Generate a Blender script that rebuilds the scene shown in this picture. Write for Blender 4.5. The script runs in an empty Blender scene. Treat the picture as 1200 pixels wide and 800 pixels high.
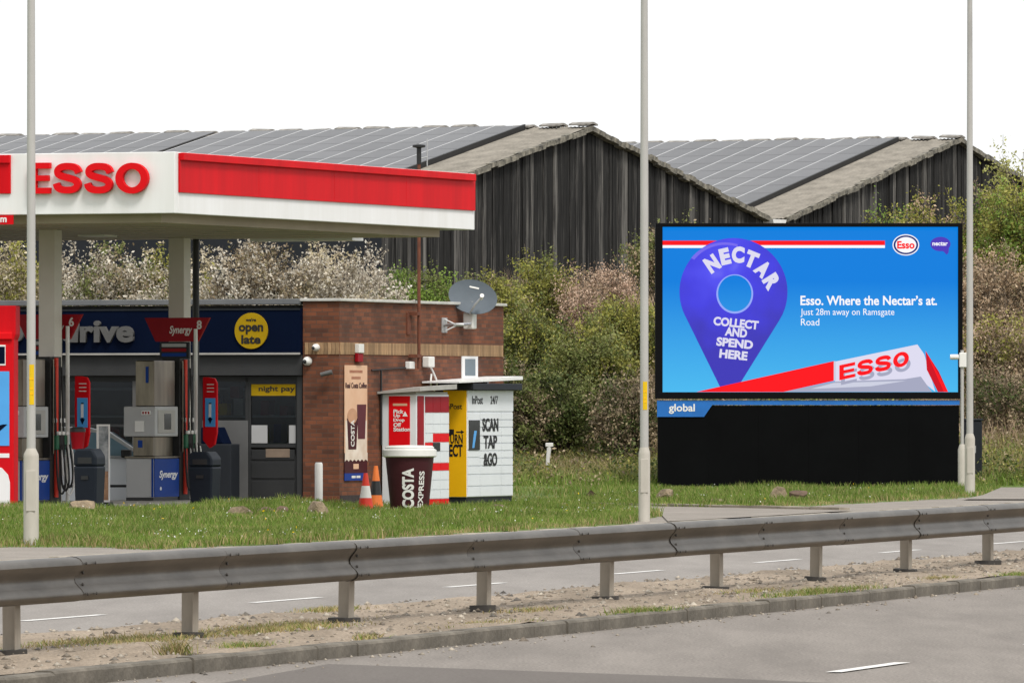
import bpy, bmesh, math, random
import numpy as np
from mathutils import Vector, Matrix
random.seed(7)
RNG = np.random.default_rng(11)
SC = bpy.context.scene
COL = SC.collection

# ------------------------------------------------------------------ camera
F = 9000.0            # focal length in photo pixels (photo 1200 px wide)
HC = 1.77             # camera height above the road
YH = 475.0            # horizon row in the photo
cam_d = bpy.data.cameras.new('camera')
cam_d.sensor_width = 36.0
cam_d.lens = 36.0 * F / 1200.0
cam_d.shift_y = (YH - 400.0) / 1200.0
cam_d.clip_start = 1.0
cam_d.clip_end = 6000.0
cam = bpy.data.objects.new('camera', cam_d)
cam.location = (0, 0, HC)
cam.rotation_euler = (math.radians(90), 0, 0)
COL.objects.link(cam)
SC.camera = cam

# ------------------------------------------------------------------ sky, sun, exposure
SUN_EL, SUN_AZ = math.radians(54), math.radians(154)   # azimuth clockwise from +Y: behind the camera, a little to the right
w = bpy.data.worlds.new('World'); SC.world = w; w.use_nodes = True
nt = w.node_tree; nt.nodes.clear()
out = nt.nodes.new('ShaderNodeOutputWorld'); bg = nt.nodes.new('ShaderNodeBackground')
sky = nt.nodes.new('ShaderNodeTexSky'); sky.sky_type = 'NISHITA'; sky.sun_disc = False
sky.sun_elevation = SUN_EL; sky.sun_rotation = SUN_AZ
sky.air_density = 1.0; sky.dust_density = 4.0
mixn = nt.nodes.new('ShaderNodeMix'); mixn.data_type = 'RGBA'; mixn.inputs[0].default_value = 0.86
tcn = nt.nodes.new('ShaderNodeTexCoord')
cl = nt.nodes.new('ShaderNodeTexNoise'); cl.inputs['Scale'].default_value = 2.2; cl.inputs['Detail'].default_value = 5
mapn = nt.nodes.new('ShaderNodeMapping'); mapn.inputs['Scale'].default_value = (1, 1, 3.0)
nt.links.new(tcn.outputs['Generated'], mapn.inputs[0]); nt.links.new(mapn.outputs[0], cl.inputs['Vector'])
rampn = nt.nodes.new('ShaderNodeValToRGB')
rampn.color_ramp.elements[0].position = 0.3; rampn.color_ramp.elements[0].color = (6.1, 6.2, 6.3, 1)
rampn.color_ramp.elements[1].position = 0.7; rampn.color_ramp.elements[1].color = (7.7, 7.7, 7.6, 1)
nt.links.new(cl.outputs['Fac'], rampn.inputs[0])
nt.links.new(sky.outputs[0], mixn.inputs[6]); nt.links.new(rampn.outputs[0], mixn.inputs[7])
nt.links.new(mixn.outputs[2], bg.inputs[0]); bg.inputs[1].default_value = 0.1
nt.links.new(bg.outputs[0], out.inputs[0])
sd = bpy.data.lights.new('sun', 'SUN'); sd.energy = 1.45; sd.angle = math.radians(15); sd.color = (1, .965, .91)
sun = bpy.data.objects.new('sun', sd)
sdir = Vector((math.sin(SUN_AZ) * math.cos(SUN_EL), math.cos(SUN_AZ) * math.cos(SUN_EL), math.sin(SUN_EL)))
sun.rotation_euler = (-sdir).to_track_quat('-Z', 'Y').to_euler(); sun.location = (0, 0, 60)
COL.objects.link(sun)
vs = SC.view_settings
vs.view_transform = 'Standard'; vs.look = 'None'; vs.exposure = 0.84; vs.gamma = 1.0; vs.use_curve_mapping = False
EXPO = 2.0 ** vs.exposure
SC.cycles.use_denoising = True
SC.cycles.max_bounces = 6

# ------------------------------------------------------------------ pixel helpers
def P(px, py, Y):
    return Vector(((px - 600) / F * Y, Y, HC + (YH - py) / F * Y))

class Frame:
    """local frame turned by -angle about z: +x right along the front, +y away"""
    def __init__(s, x, y, deg, z=0.0):
        s.o = Vector((x, y, z)); s.a = math.radians(deg)
        s.ux = Vector((math.cos(s.a), -math.sin(s.a), 0)); s.uy = Vector((math.sin(s.a), math.cos(s.a), 0))
    def w(s, x, y, z=0.0): return s.o + s.ux * x + s.uy * y + Vector((0, 0, z))
    def loc(s, p):
        r = Vector(p) - s.o
        return Vector((r.dot(s.ux), r.dot(s.uy), r.z))
    def front(s, px, py, y=0.0):
        d = Vector(((px - 600) / F, 1, (YH - py) / F)); c = Vector((0, 0, HC))
        t = (y - (c - s.o).dot(s.uy)) / d.dot(s.uy)
        return s.loc(c + d * t)
    def side(s, px, py, x=0.0):
        d = Vector(((px - 600) / F, 1, (YH - py) / F)); c = Vector((0, 0, HC))
        t = (x - (c - s.o).dot(s.ux)) / d.dot(s.ux)
        return s.loc(c + d * t)

ROAD_A = math.atan2(2600.0, 9000.0)
RD = Vector((math.sin(ROAD_A), math.cos(ROAD_A), 0)); RN = Vector((-math.cos(ROAD_A), math.sin(ROAD_A), 0))
R0 = Vector((0, 58.1, 0))
def R(t, d, z=0.0): return R0 + RD * t + RN * d + Vector((0, 0, z))

# ------------------------------------------------------------------ materials
MATS = {}
def _new(name):
    m = bpy.data.materials.new(name); m.use_nodes = True
    n = m.node_tree.nodes; b = n['Principled BSDF']
    return m, n, m.node_tree.links, b
def pm(name, c1, c2=None, scale=3.0, rough=0.6, metal=0.0, bump=0.0, bscale=None, detail=4, spec=0.4, stretch=(1, 1, 1), obj_var=0.0, coat=0.0):
    if name in MATS: return MATS[name]
    m, n, l, b = _new(name)
    if c2 is None: c2 = tuple(v * 0.82 for v in c1)
    tc = n.new('ShaderNodeTexCoord'); mp = n.new('ShaderNodeMapping'); mp.inputs['Scale'].default_value = stretch
    l.new(tc.outputs['Object'], mp.inputs[0])
    nz = n.new('ShaderNodeTexNoise'); nz.inputs['Scale'].default_value = scale; nz.inputs['Detail'].default_value = detail
    nz.inputs['Roughness'].default_value = .62
    l.new(mp.outputs[0], nz.inputs['Vector'])
    rp = n.new('ShaderNodeValToRGB'); rp.color_ramp.elements[0].position = .32; rp.color_ramp.elements[1].position = .68
    rp.color_ramp.elements[0].color = (*c2, 1); rp.color_ramp.elements[1].color = (*c1, 1)
    l.new(nz.outputs['Fac'], rp.inputs[0])
    src = rp.outputs[0]
    if obj_var:
        oi = n.new('ShaderNodeObjectInfo'); hv = n.new('ShaderNodeHueSaturation')
        mr = n.new('ShaderNodeMapRange'); mr.inputs[3].default_value = 1 - obj_var; mr.inputs[4].default_value = 1 + obj_var
        l.new(oi.outputs['Random'], mr.inputs[0]); l.new(mr.outputs[0], hv.inputs['Value']); l.new(src, hv.inputs['Color'])
        src = hv.outputs[0]
    l.new(src, b.inputs['Base Color'])
    b.inputs['Roughness'].default_value = rough; b.inputs['Metallic'].default_value = metal
    b.inputs['Specular IOR Level'].default_value = spec
    b.inputs['Coat Weight'].default_value = coat
    if bump:
        nb = n.new('ShaderNodeTexNoise'); nb.inputs['Scale'].default_value = bscale or scale * 6; nb.inputs['Detail'].default_value = 4
        l.new(mp.outputs[0], nb.inputs['Vector'])
        bp = n.new('ShaderNodeBump'); bp.inputs['Strength'].default_value = bump; bp.inputs['Distance'].default_value = .02
        l.new(nb.outputs['Fac'], bp.inputs['Height']); l.new(bp.outputs[0], b.inputs['Normal'])
    MATS[name] = m
    return m
def emit(name, c, s=1.0, c_top=None, z0=0, z1=1):
    """a lit screen colour; optional vertical gradient in object z (flat picture on the screen)"""
    if name in MATS: return MATS[name]
    m, n, l, b = _new(name)
    b.inputs['Base Color'].default_value = (.01, .01, .012, 1); b.inputs['Roughness'].default_value = .45
    b.inputs['Specular IOR Level'].default_value = .0
    b.inputs['Emission Color'].default_value = (*c, 1); b.inputs['Emission Strength'].default_value = s / EXPO
    if c_top:
        tc = n.new('ShaderNodeTexCoord'); sx = n.new('ShaderNodeSeparateXYZ'); l.new(tc.outputs['Object'], sx.inputs[0])
        mr = n.new('ShaderNodeMapRange'); mr.inputs[1].default_value = z0; mr.inputs[2].default_value = z1
        l.new(sx.outputs[2], mr.inputs[0])
        mx = n.new('ShaderNodeMix'); mx.data_type = 'RGBA'; mx.inputs[6].default_value = (*c, 1); mx.inputs[7].default_value = (*c_top, 1)
        l.new(mr.outputs[0], mx.inputs[0]); l.new(mx.outputs[2], b.inputs['Emission Color'])
    MATS[name] = m
    return m
LEAFK = {'grass blade': 1.0, 'dry grass blade': 1.0, 'blossom': 1.05, 'grit stone': 1.0}
def leafmat(name, cols, rough=.6, trans=.25):
    if name in MATS: return MATS[name]
    m, n, l, b = _new(name)
    g = n.new('ShaderNodeNewGeometry'); rp = n.new('ShaderNodeValToRGB'); cols = [tuple(min(.8, v * LEAFK.get(name, 1.3)) for v in c) for c in cols]
    e = rp.color_ramp.elements
    while len(e) < len(cols): e.new(.5)
    for i, c in enumerate(cols):
        e[i].position = i / (len(cols) - 1); e[i].color = (*c, 1)
    l.new(g.outputs['Random Per Island'], rp.inputs[0])
    tc = n.new('ShaderNodeTexCoord'); nz = n.new('ShaderNodeTexNoise'); nz.inputs['Scale'].default_value = .9; nz.inputs['Detail'].default_value = 3
    l.new(tc.outputs['Object'], nz.inputs['Vector'])
    mr = n.new('ShaderNodeMapRange'); mr.inputs[1].default_value = .3; mr.inputs[2].default_value = .7; mr.inputs[3].default_value = .7; mr.inputs[4].default_value = 1.25
    l.new(nz.outputs['Fac'], mr.inputs[0])
    hv = n.new('ShaderNodeHueSaturation'); l.new(mr.outputs[0], hv.inputs['Value']); l.new(rp.outputs[0], hv.inputs['Color'])
    l.new(hv.outputs[0], b.inputs['Base Color']); b.inputs['Roughness'].default_value = rough; b.inputs['Specular IOR Level'].default_value = .25
    tr = n.new('ShaderNodeBsdfTranslucent'); l.new(hv.outputs[0], tr.inputs[0])
    ms = n.new('ShaderNodeMixShader'); ms.inputs[0].default_value = trans
    o = n['Material Output']; l.new(b.outputs[0], ms.inputs[1]); l.new(tr.outputs[0], ms.inputs[2]); l.new(ms.outputs[0], o.inputs[0])
    MATS[name] = m
    return m
def brickmat():
    m, n, l, b = _new('brickwork')
    tc = n.new('ShaderNodeTexCoord'); sx = n.new('ShaderNodeSeparateXYZ'); l.new(tc.outputs['Object'], sx.inputs[0])
    ad = n.new('ShaderNodeMath'); l.new(sx.outputs[0], ad.inputs[0]); l.new(sx.outputs[1], ad.inputs[1])
    cb = n.new('ShaderNodeCombineXYZ'); l.new(ad.outputs[0], cb.inputs[0]); l.new(sx.outputs[2], cb.inputs[1])
    bt = n.new('ShaderNodeTexBrick'); l.new(cb.outputs[0], bt.inputs['Vector'])
    bt.inputs['Scale'].default_value = 1.0; bt.inputs['Brick Width'].default_value = .225; bt.inputs['Row Height'].default_value = .075
    bt.inputs['Mortar Size'].default_value = .0055; bt.inputs['Mortar Smooth'].default_value = .2
    bt.inputs['Color1'].default_value = (.20, .062, .025, 1); bt.inputs['Color2'].default_value = (.098, .033, .015, 1)
    bt.inputs['Mortar'].default_value = (.085, .055, .04, 1); bt.inputs['Bias'].default_value = 0
    nz = n.new('ShaderNodeTexNoise'); nz.inputs['Scale'].default_value = 1.3; nz.inputs['Detail'].default_value = 5
    l.new(tc.outputs['Object'], nz.inputs['Vector'])
    mr = n.new('ShaderNodeMapRange'); mr.inputs[1].default_value = .3; mr.inputs[2].default_value = .7; mr.inputs[3].default_value = .62; mr.inputs[4].default_value = 1.2
    l.new(nz.outputs['Fac'], mr.inputs[0])
    hv = n.new('ShaderNodeHueSaturation'); l.new(bt.outputs['Color'], hv.inputs['Color']); l.new(mr.outputs[0], hv.inputs['Value'])
    l.new(hv.outputs[0], b.inputs['Base Color']); b.inputs['Roughness'].default_value = .85
    bp = n.new('ShaderNodeBump'); bp.inputs['Strength'].default_value = .6; bp.inputs['Distance'].default_value = .008; bp.invert = True
    l.new(bt.outputs['Fac'], bp.inputs['Height']); l.new(bp.outputs[0], b.inputs['Normal'])
    return m
def asphaltmat(name, c1, c2, speck=.5, scale=.35, streak=True):
    m, n, l, b = _new(name)
    tc = n.new('ShaderNodeTexCoord'); mp = n.new('ShaderNodeMapping')
    mp.inputs['Rotation'].default_value = (0, 0, ROAD_A); mp.inputs['Scale'].default_value = (1.6, .22, 1) if streak else (1, 1, 1)
    l.new(tc.outputs['Object'], mp.inputs[0])
    nz = n.new('ShaderNodeTexNoise'); nz.inputs['Scale'].default_value = scale * 2; nz.inputs['Detail'].default_value = 6; nz.inputs['Roughness'].default_value = .7
    l.new(mp.outputs[0], nz.inputs['Vector'])
    rp = n.new('ShaderNodeValToRGB'); rp.color_ramp.elements[0].position = .33; rp.color_ramp.elements[1].position = .67
    rp.color_ramp.elements[0].color = (*c2, 1); rp.color_ramp.elements[1].color = (*c1, 1); l.new(nz.outputs['Fac'], rp.inputs[0])
    n2 = n.new('ShaderNodeTexNoise'); n2.inputs['Scale'].default_value = 45; n2.inputs['Detail'].default_value = 3
    l.new(tc.outputs['Object'], n2.inputs['Vector'])
    mr = n.new('ShaderNodeMapRange'); mr.inputs[1].default_value = .3; mr.inputs[2].default_value = .7; mr.inputs[3].default_value = 1 - speck * .5; mr.inputs[4].default_value = 1 + speck * .5
    l.new(n2.outputs['Fac'], mr.inputs[0])
    hv = n.new('ShaderNodeHueSaturation'); l.new(rp.outputs[0], hv.inputs['Color']); l.new(mr.outputs[0], hv.inputs['Value'])
    l.new(hv.outputs[0], b.inputs['Base Color']); b.inputs['Roughness'].default_value = .9; b.inputs['Specular IOR Level'].default_value = .2
    bp = n.new('ShaderNodeBump'); bp.inputs['Strength'].default_value = .25; bp.inputs['Distance'].default_value = .01
    l.new(n2.outputs['Fac'], bp.inputs['Height']); l.new(bp.outputs[0], b.inputs['Normal'])
    return m
def boardmat():
    m, n, l, b = _new('weathered black boards')
    tc = n.new('ShaderNodeTexCoord'); oi = n.new('ShaderNodeObjectInfo')
    mp = n.new('ShaderNodeMapping'); mp.inputs['Scale'].default_value = (8, 8, .22); l.new(tc.outputs['Object'], mp.inputs[0])
    nz = n.new('ShaderNodeTexNoise'); nz.noise_dimensions = '4D'; nz.inputs['Scale'].default_value = 2.2; nz.inputs['Detail'].default_value = 6; nz.inputs['Roughness'].default_value = .7
    ml = n.new('ShaderNodeMath'); ml.operation = 'MULTIPLY'; ml.inputs[1].default_value = 37; l.new(oi.outputs['Random'], ml.inputs[0])
    l.new(ml.outputs[0], nz.inputs['W']); l.new(mp.outputs[0], nz.inputs['Vector'])
    pw = n.new('ShaderNodeMath'); pw.operation = 'POWER'; pw.inputs[1].default_value = 2.6; l.new(oi.outputs['Random'], pw.inputs[0])
    ma = n.new('ShaderNodeMath'); ma.operation = 'MULTIPLY_ADD'; ma.inputs[1].default_value = .26; l.new(pw.outputs[0], ma.inputs[0]); l.new(nz.outputs['Fac'], ma.inputs[2])
    rp = n.new('ShaderNodeValToRGB'); e = rp.color_ramp.elements
    e[0].position = .38; e[0].color = (.008, .008, .0078, 1); e[1].position = .84; e[1].color = (.19, .18, .165, 1)
    x = e.new(.60); x.color = (.030, .029, .028, 1)
    l.new(ma.outputs[0], rp.inputs[0]); l.new(rp.outputs[0], b.inputs['Base Color']); b.inputs['Roughness'].default_value = .9; b.inputs['Specular IOR Level'].default_value = .15
    return m
def glassmat(name, c=(.02, .025, .03), rough=.05):
    m, n, l, b = _new(name)
    b.inputs['Base Color'].default_value = (*c, 1); b.inputs['Roughness'].default_value = rough; b.inputs['Specular IOR Level'].default_value = .6
    return m
def clearglass(name):
    m, n, l, b = _new(name)
    n.remove(b)
    tr = n.new('ShaderNodeBsdfTransparent'); tr.inputs[0].default_value = (.62, .66, .68, 1)
    gl = n.new('ShaderNodeBsdfGlossy'); gl.inputs['Roughness'].default_value = .05; gl.inputs[0].default_value = (.35, .37, .4, 1)
    fr = n.new('ShaderNodeFresnel'); fr.inputs[0].default_value = 1.5
    ms = n.new('ShaderNodeMixShader'); l.new(fr.outputs[0], ms.inputs[0]); l.new(tr.outputs[0], ms.inputs[1]); l.new(gl.outputs[0], ms.inputs[2])
    l.new(ms.outputs[0], n['Material Output'].inputs[0])
    return m

def S(r, g, b):  # sRGB 0-255 -> linear
    f = lambda v: (v / 255 / 12.92) if v / 255 <= .04045 else ((v / 255 + .055) / 1.055) ** 2.4
    return (f(r), f(g), f(b))

M_white = pm('white cladding', (.80, .80, .80), (.72, .715, .70), 2.5, .4, stretch=(1, 1, .12), detail=8)
M_red = pm('red cladding', (.66, .004, .010), (.52, .004, .009), 2.2, .55, spec=.12, stretch=(1, 1, .15), detail=7)
M_redlet = pm('red letter', (.70, .004, .009), (.66, .004, .008), .8, .5, spec=.12)
M_soffit = pm('soffit panel', (.44, .37, .285), (.36, .30, .23), .8, .6)
M_col = pm('column cladding', (.62, .58, .52), (.56, .52, .46), 1.5, .5)
M_steel = pm('stainless', (.21, .18, .14), (.09, .078, .062), 3, .28, metal=.95, stretch=(1, 1, .2))
M_grey = pm('grey panel', (.42, .42, .42), (.38, .38, .38), 2, .5)
M_dgrey = pm('dark grey frame', (.036, .037, .038), (.03, .031, .032), 2, .5, spec=.2)
M_shut = pm('grey shutter box', (.045, .046, .047), (.038, .039, .04), 2, .5, spec=.2)
M_navy = pm('navy sign', (.0022, .006, .021), (.002, .005, .018), 1, .6, spec=.04)
M_blue = pm('blue panel', (.006, .045, .26), (.005, .038, .22), 2, .5, spec=.15)
M_lblue = pm('light blue panel', (.08, .36, .78), (.07, .32, .70), 2, .35)
M_black = pm('black plastic', (.016, .016, .017), (.012, .012, .012), 4, .45)
M_rubber = pm('black rubber', (.02, .02, .02), (.014, .014, .014), 4, .7)
M_green = pm('green nozzle', (.01, .11, .05), None, 4, .4)
M_bin = pm('dark navy plastic', (.008, .012, .019), (.006, .009, .015), 3, .5, spec=.2)
M_shopgrey_shaded = pm('shopfront grey shaded', (.125, .125, .125), (.105, .105, .105), 2, .6, spec=.15)  # panel grey darkened to paint in the canopy's shade
M_shopyel_shaded = pm('shopfront yellow shaded', (.40, .255, .006), None, 2, .6, spec=.1)  # sign yellow with the shade under the canopy put into its colour
M_signgrey = pm('grey sign letters', (.11, .108, .105), None, 2, .5)
M_yel = pm('yellow vinyl', (.86, .47, .008), (.80, .43, .006), 2, .5, spec=.15)
M_yelsign = pm('shop yellow', (.72, .47, .012), None, 2, .5, spec=.15)
M_ink = pm('black ink', (.012, .012, .013), None, 2, .5)
M_brick = brickmat()
M_buff = pm('buff soldier brick', (.36, .225, .12), (.24, .15, .08), 9, .85, obj_var=.28)
M_mortar = pm('mortar', (.17, .13, .10), None, 9, .9)
M_coping = pm('stone coping', (.55, .54, .51), (.42, .41, .38), 3, .8)
M_felt = pm('roof felt', (.09, .09, .09), None, 1, .9)
M_galv = pm('weathered galvanised', (.165, .148, .126), (.085, .075, .063), 3.0, .46, metal=.88, bump=.08, spec=.3, stretch=(.35, 1, 1))
M_bolt = pm('dark bolt', (.05, .045, .04), None, 9, .8)
M_post = pm('barrier post', (.33, .29, .235), (.25, .215, .17), 7, .7, metal=.1, stretch=(1, 1, .35))
M_rust = pm('rusty steel', (.17, .055, .028), (.10, .035, .02), 9, .8)
M_lamp = pm('lamp post paint', (.44, .43, .405), (.36, .35, .33), 2.5, .5, stretch=(1, 1, .3))
M_lampbase = pm('lamp post base paint', (.50, .47, .41), (.40, .37, .32), 3, .6, stretch=(1, 1, .4))
M_cream = pm('white plastic', (.74, .73, .70), (.66, .65, .62), 4, .5)
M_dish = pm('dish grey', (.105, .125, .145), (.09, .108, .125), 4, .6, spec=.2)
M_zinc = pm('zinc bracket', (.5, .5, .5), None, 8, .4, metal=.5)
M_glass = clearglass('clear glass')
M_dglass = glassmat('dark glass')
M_maroon = pm('maroon', (.055, .012, .016), (.045, .010, .013), 2, .5, spec=.2)
M_tan = pm('banner tan', (.62, .36, .22), (.72, .47, .32), 1.2, .6)
M_lwhite = pm('locker white', (.72, .74, .77), (.67, .69, .72), 1.5, .4)
M_lgrey = pm('locker grey', (.40, .385, .36), (.33, .315, .29), 2, .6)
M_dred = pm('dark red panel', (.30, .006, .013), None, 2, .5, spec=.15)
M_anthr = pm('anthracite', (.018, .021, .026), None, 2, .5, spec=.2)
M_cone = pm('cone orange red', (.68, .045, .02), (.58, .035, .018), 5, .55)
M_orange = pm('cone orange', (.72, .17, .03), None, 5, .55)
M_rock = pm('sandstone', (.34, .26, .17), (.13, .10, .065), 7, .9, bump=.9, detail=8)
M_rock2 = pm('brown stone', (.17, .11, .075), (.07, .048, .032), 8, .9, bump=.9, detail=8)
M_car = pm('silver paint', (.62, .65, .68), (.58, .61, .64), 1, .3, metal=.4, coat=.6)
M_tyre = pm('tyre', (.02, .02, .02), None, 4, .8)
M_panelb = pm('billboard black', (.0032, .0034, .0038), (.0022, .0023, .0026), 1.2, .6, spec=.05)
M_bezel = pm('screen bezel', (.004, .004, .005), None, 2, .5, spec=.08)
M_bblue = pm('billboard blue', (.012, .15, .52), None, 2, .4)
M_solar = pm('solar module', (.105, .105, .108), (.075, .075, .08), .6, .4, obj_var=.14, spec=.35)
M_solarf = pm('module rail', (.62, .62, .62), None, 2, .4, metal=.4)
M_asb = pm('cement sheet roof', (.27, .245, .205), (.16, .145, .12), 1.6, .9, bump=.3)
M_ridge = pm('ridge cap', (.34, .32, .29), (.15, .14, .125), 3, .9)
M_verge = pm('mossy verge', (.30, .275, .22), (.03, .03, .028), 3.5, .95, detail=8)
M_board = boardmat()
M_conc = pm('concrete', (.36, .34, .30), (.26, .245, .21), 2.5, .9, bump=.3)
M_kerb = pm('kerb concrete', (.17, .15, .12), (.08, .07, .055), 3.0, .95, bump=.6, obj_var=.06, detail=8)
M_kerb2 = pm('pale kerb', (.34, .30, .24), (.24, .21, .165), 3, .9, bump=.3, obj_var=.1)
M_mark = pm('road paint', (.78, .77, .74), (.50, .485, .46), 9, .7, detail=8)
M_asph = asphaltmat('asphalt near', (.235, .21, .186), (.165, .147, .13), .75)
M_asph2 = asphaltmat('asphalt far', (.265, .243, .222), (.195, .178, .162), .6)
M_asph_dark = asphaltmat('asphalt darker', (.135, .12, .107), (.115, .10, .09), .35)
M_foot = asphaltmat('asphalt footway', (.27, .24, .21), (.20, .18, .155), .4, streak=False)
M_fore = asphaltmat('forecourt', (.20, .185, .165), (.14, .13, .115), .3, streak=False)
M_res = asphaltmat('gritty reserve', (.33, .265, .20), (.17, .135, .098), .8, .55)
M_soil = pm('grassy soil', (.10, .155, .022), (.07, .10, .018), 1.1, .95, bump=.5)
M_bank = pm('bank soil', (.085, .07, .042), (.05, .05, .025), .7, .95, bump=.6)
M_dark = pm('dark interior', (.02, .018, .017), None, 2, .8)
M_wood = pm('bark', (.075, .058, .042), (.045, .035, .026), 6, .9)
M_twig = pm('pale twig', (.20, .16, .12), (.12, .095, .07), 6, .9)

# ------------------------------------------------------------------ mesh helpers
class MB:
    def __init__(s): s.v = []; s.f = []
    def add(s, v, f):
        o = len(s.v); s.v += [tuple(p) for p in v]; s.f += [tuple(i + o for i in q) for q in f]; return s
    def box(s, x0, x1, y0, y1, z0, z1):
        v = [(x0, y0, z0), (x1, y0, z0), (x1, y1, z0), (x0, y1, z0), (x0, y0, z1), (x1, y0, z1), (x1, y1, z1), (x0, y1, z1)]
        return s.add(v, [(0, 3, 2, 1), (4, 5, 6, 7), (0, 1, 5, 4), (1, 2, 6, 5), (2, 3, 7, 6), (3, 0, 4, 7)])
    def prism(s, pts, y0, y1):          # polygon in xz (counter-clockwise seen from -y), extruded y0..y1
        n = len(pts); v = [(p[0], y0, p[1]) for p in pts] + [(p[0], y1, p[1]) for p in pts]
        f = [tuple(range(n)), tuple(range(2 * n - 1, n - 1, -1))] + [(i, i + n, (i + 1) % n + n, (i + 1) % n) for i in range(n)]
        return s.add(v, f)
    def prismx(s, pts, x0, x1):         # polygon in yz, extruded along x
        n = len(pts); v = [(x0, p[0], p[1]) for p in pts] + [(x1, p[0], p[1]) for p in pts]
        f = [tuple(range(n)), tuple(range(2 * n - 1, n - 1, -1))] + [(i, i + n, (i + 1) % n + n, (i + 1) % n) for i in range(n)]
        return s.add(v, f)
    def prismz(s, pts, z0, z1):
        n = len(pts); v = [(p[0], p[1], z0) for p in pts] + [(p[0], p[1], z1) for p in pts]
        f = [tuple(range(n - 1, -1, -1)), tuple(range(n, 2 * n))] + [(i, (i + 1) % n, (i + 1) % n + n, i + n) for i in range(n)]
        return s.add(v, f)
    def tube(s, pts, r, k=8, caps=True):
        pts = [Vector(p) for p in pts]; n = len(pts); rs = r if isinstance(r, (list, tuple)) else [r] * n
        v = []; f = []
        up = Vector((0.31, 0.13, 1)).normalized()
        for i, p in enumerate(pts):
            t = (pts[min(i + 1, n - 1)] - pts[max(i - 1, 0)]).normalized()
            a = t.cross(up)
            if a.length < 1e-3: a = t.cross(Vector((1, 0, 0)))
            a.normalize(); b2 = t.cross(a)
            for j in range(k):
                an = 2 * math.pi * j / k; v.append(p + a * (math.cos(an) * rs[i]) + b2 * (math.sin(an) * rs[i]))
        for i in range(n - 1):
            for j in range(k): f.append((i * k + j, i * k + (j + 1) % k, (i + 1) * k + (j + 1) % k, (i + 1) * k + j))
        if caps: f += [tuple(range(k - 1, -1, -1)), tuple(range((n - 1) * k, n * k))]
        return s.add(v, f)
    def lathe(s, prof, k=24, c=(0, 0, 0), axis='z'):
        v = []; f = []; n = len(prof)
        for (r, h) in prof:
            for j in range(k):
                a = 2 * math.pi * j / k; x, y = r * math.cos(a), r * math.sin(a)
                if axis == 'z': v.append((c[0] + x, c[1] + y, c[2] + h))
                elif axis == 'y': v.append((c[0] + x, c[1] - h, c[2] + y))
                else: v.append((c[0] + h, c[1] + x, c[2] + y))
        for i in range(n - 1):
            for j in range(k): f.append((i * k + j, i * k + (j + 1) % k, (i + 1) * k + (j + 1) % k, (i + 1) * k + j))
        f += [tuple(range(k - 1, -1, -1)), tuple(range((n - 1) * k, n * k))]
        return s.add(v, f)
    def strip(s, cl, wd, y0, y1):       # a pen stroke of width wd along xz centre line
        L = []; Rr = []; n = len(cl)
        for i, p in enumerate(cl):
            a = cl[max(i - 1, 0)]; b2 = cl[min(i + 1, n - 1)]
            t = Vector((b2[0] - a[0], b2[1] - a[1])).normalized(); nn = Vector((-t.y, t.x)) * wd / 2
            L.append((p[0] + nn.x, p[1] + nn.y)); Rr.append((p[0] - nn.x, p[1] - nn.y))
        return s.prism_strip(L, Rr, y0, y1)
    def prism_strip(s, L, Rr, y0, y1):
        n = len(L); v = [(p[0], y0, p[1]) for p in L] + [(p[0], y0, p[1]) for p in Rr] + [(p[0], y1, p[1]) for p in L] + [(p[0], y1, p[1]) for p in Rr]
        f = []
        for i in range(n - 1):
            f += [(n + i, n + i + 1, i + 1, i), (2 * n + i, 2 * n + i + 1, 3 * n + i + 1, 3 * n + i), (i, i + 1, 2 * n + i + 1, 2 * n + i), (n + i + 1, n + i, 3 * n + i, 3 * n + i + 1)]
        f += [(0, 2 * n, 3 * n, n), (n - 1, 2 * n - 1, 4 * n - 1, 3 * n - 1)]
        return s.add(v, f)
    def build(s, name, mat, parent=None, bevel=0, smooth=False, fix=True, loc=None, kind=None):
        me = bpy.data.meshes.new(name); me.from_pydata(s.v, [], s.f)
        if fix:
            bm = bmesh.new(); bm.from_mesh(me); bmesh.ops.recalc_face_normals(bm, faces=bm.faces); bm.to_mesh(me); bm.free()
        if smooth:
            for p in me.polygons: p.use_smooth = True
            try: me.set_sharp_from_angle(angle=math.radians(38))
            except Exception: pass
        me.materials.append(mat)
        o = bpy.data.objects.new(name, me); COL.objects.link(o)
        if parent: o.parent = parent
        if loc: o.location = loc
        if bevel:
            b = o.modifiers.new('bevel', 'BEVEL'); b.width = bevel; b.segments = 2; b.limit_method = 'ANGLE'
        if kind: o['kind'] = kind
        return o
def npmesh(name, V, Fc, mat, parent=None, kind=None, loc=None):
    V = np.asarray(V, dtype=np.float32); Fc = np.asarray(Fc, dtype=np.int32); k = Fc.shape[1]
    me = bpy.data.meshes.new(name)
    me.vertices.add(len(V)); me.vertices.foreach_set('co', V.ravel())
    me.loops.add(Fc.size); me.loops.foreach_set('vertex_index', Fc.ravel())
    me.polygons.add(len(Fc)); me.polygons.foreach_set('loop_start', np.arange(len(Fc), dtype=np.int32) * k)
    try: me.polygons.foreach_set('loop_total', np.full(len(Fc), k, dtype=np.int32))
    except Exception: pass
    me.update(calc_edges=True); me.validate()
    me.materials.append(mat)
    o = bpy.data.objects.new(name, me); COL.objects.link(o)
    if parent: o.parent = parent
    if kind: o['kind'] = kind
    if loc is not None: o.location = loc
    return o
def tag(o, label, cat=None, group=None):
    o['label'] = label
    if cat: o['category'] = cat
    if group: o['group'] = group
    return o
def root(name, label, cat, loc=(0, 0, 0), rz=0.0, group=None):
    o = bpy.data.objects.new(name, None); COL.objects.link(o); o.location = loc; o.rotation_euler = (0, 0, rz)
    o.empty_display_size = .2
    return tag(o, label, cat, group)
def struct(o): o['kind'] = 'structure'; return o
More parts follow.
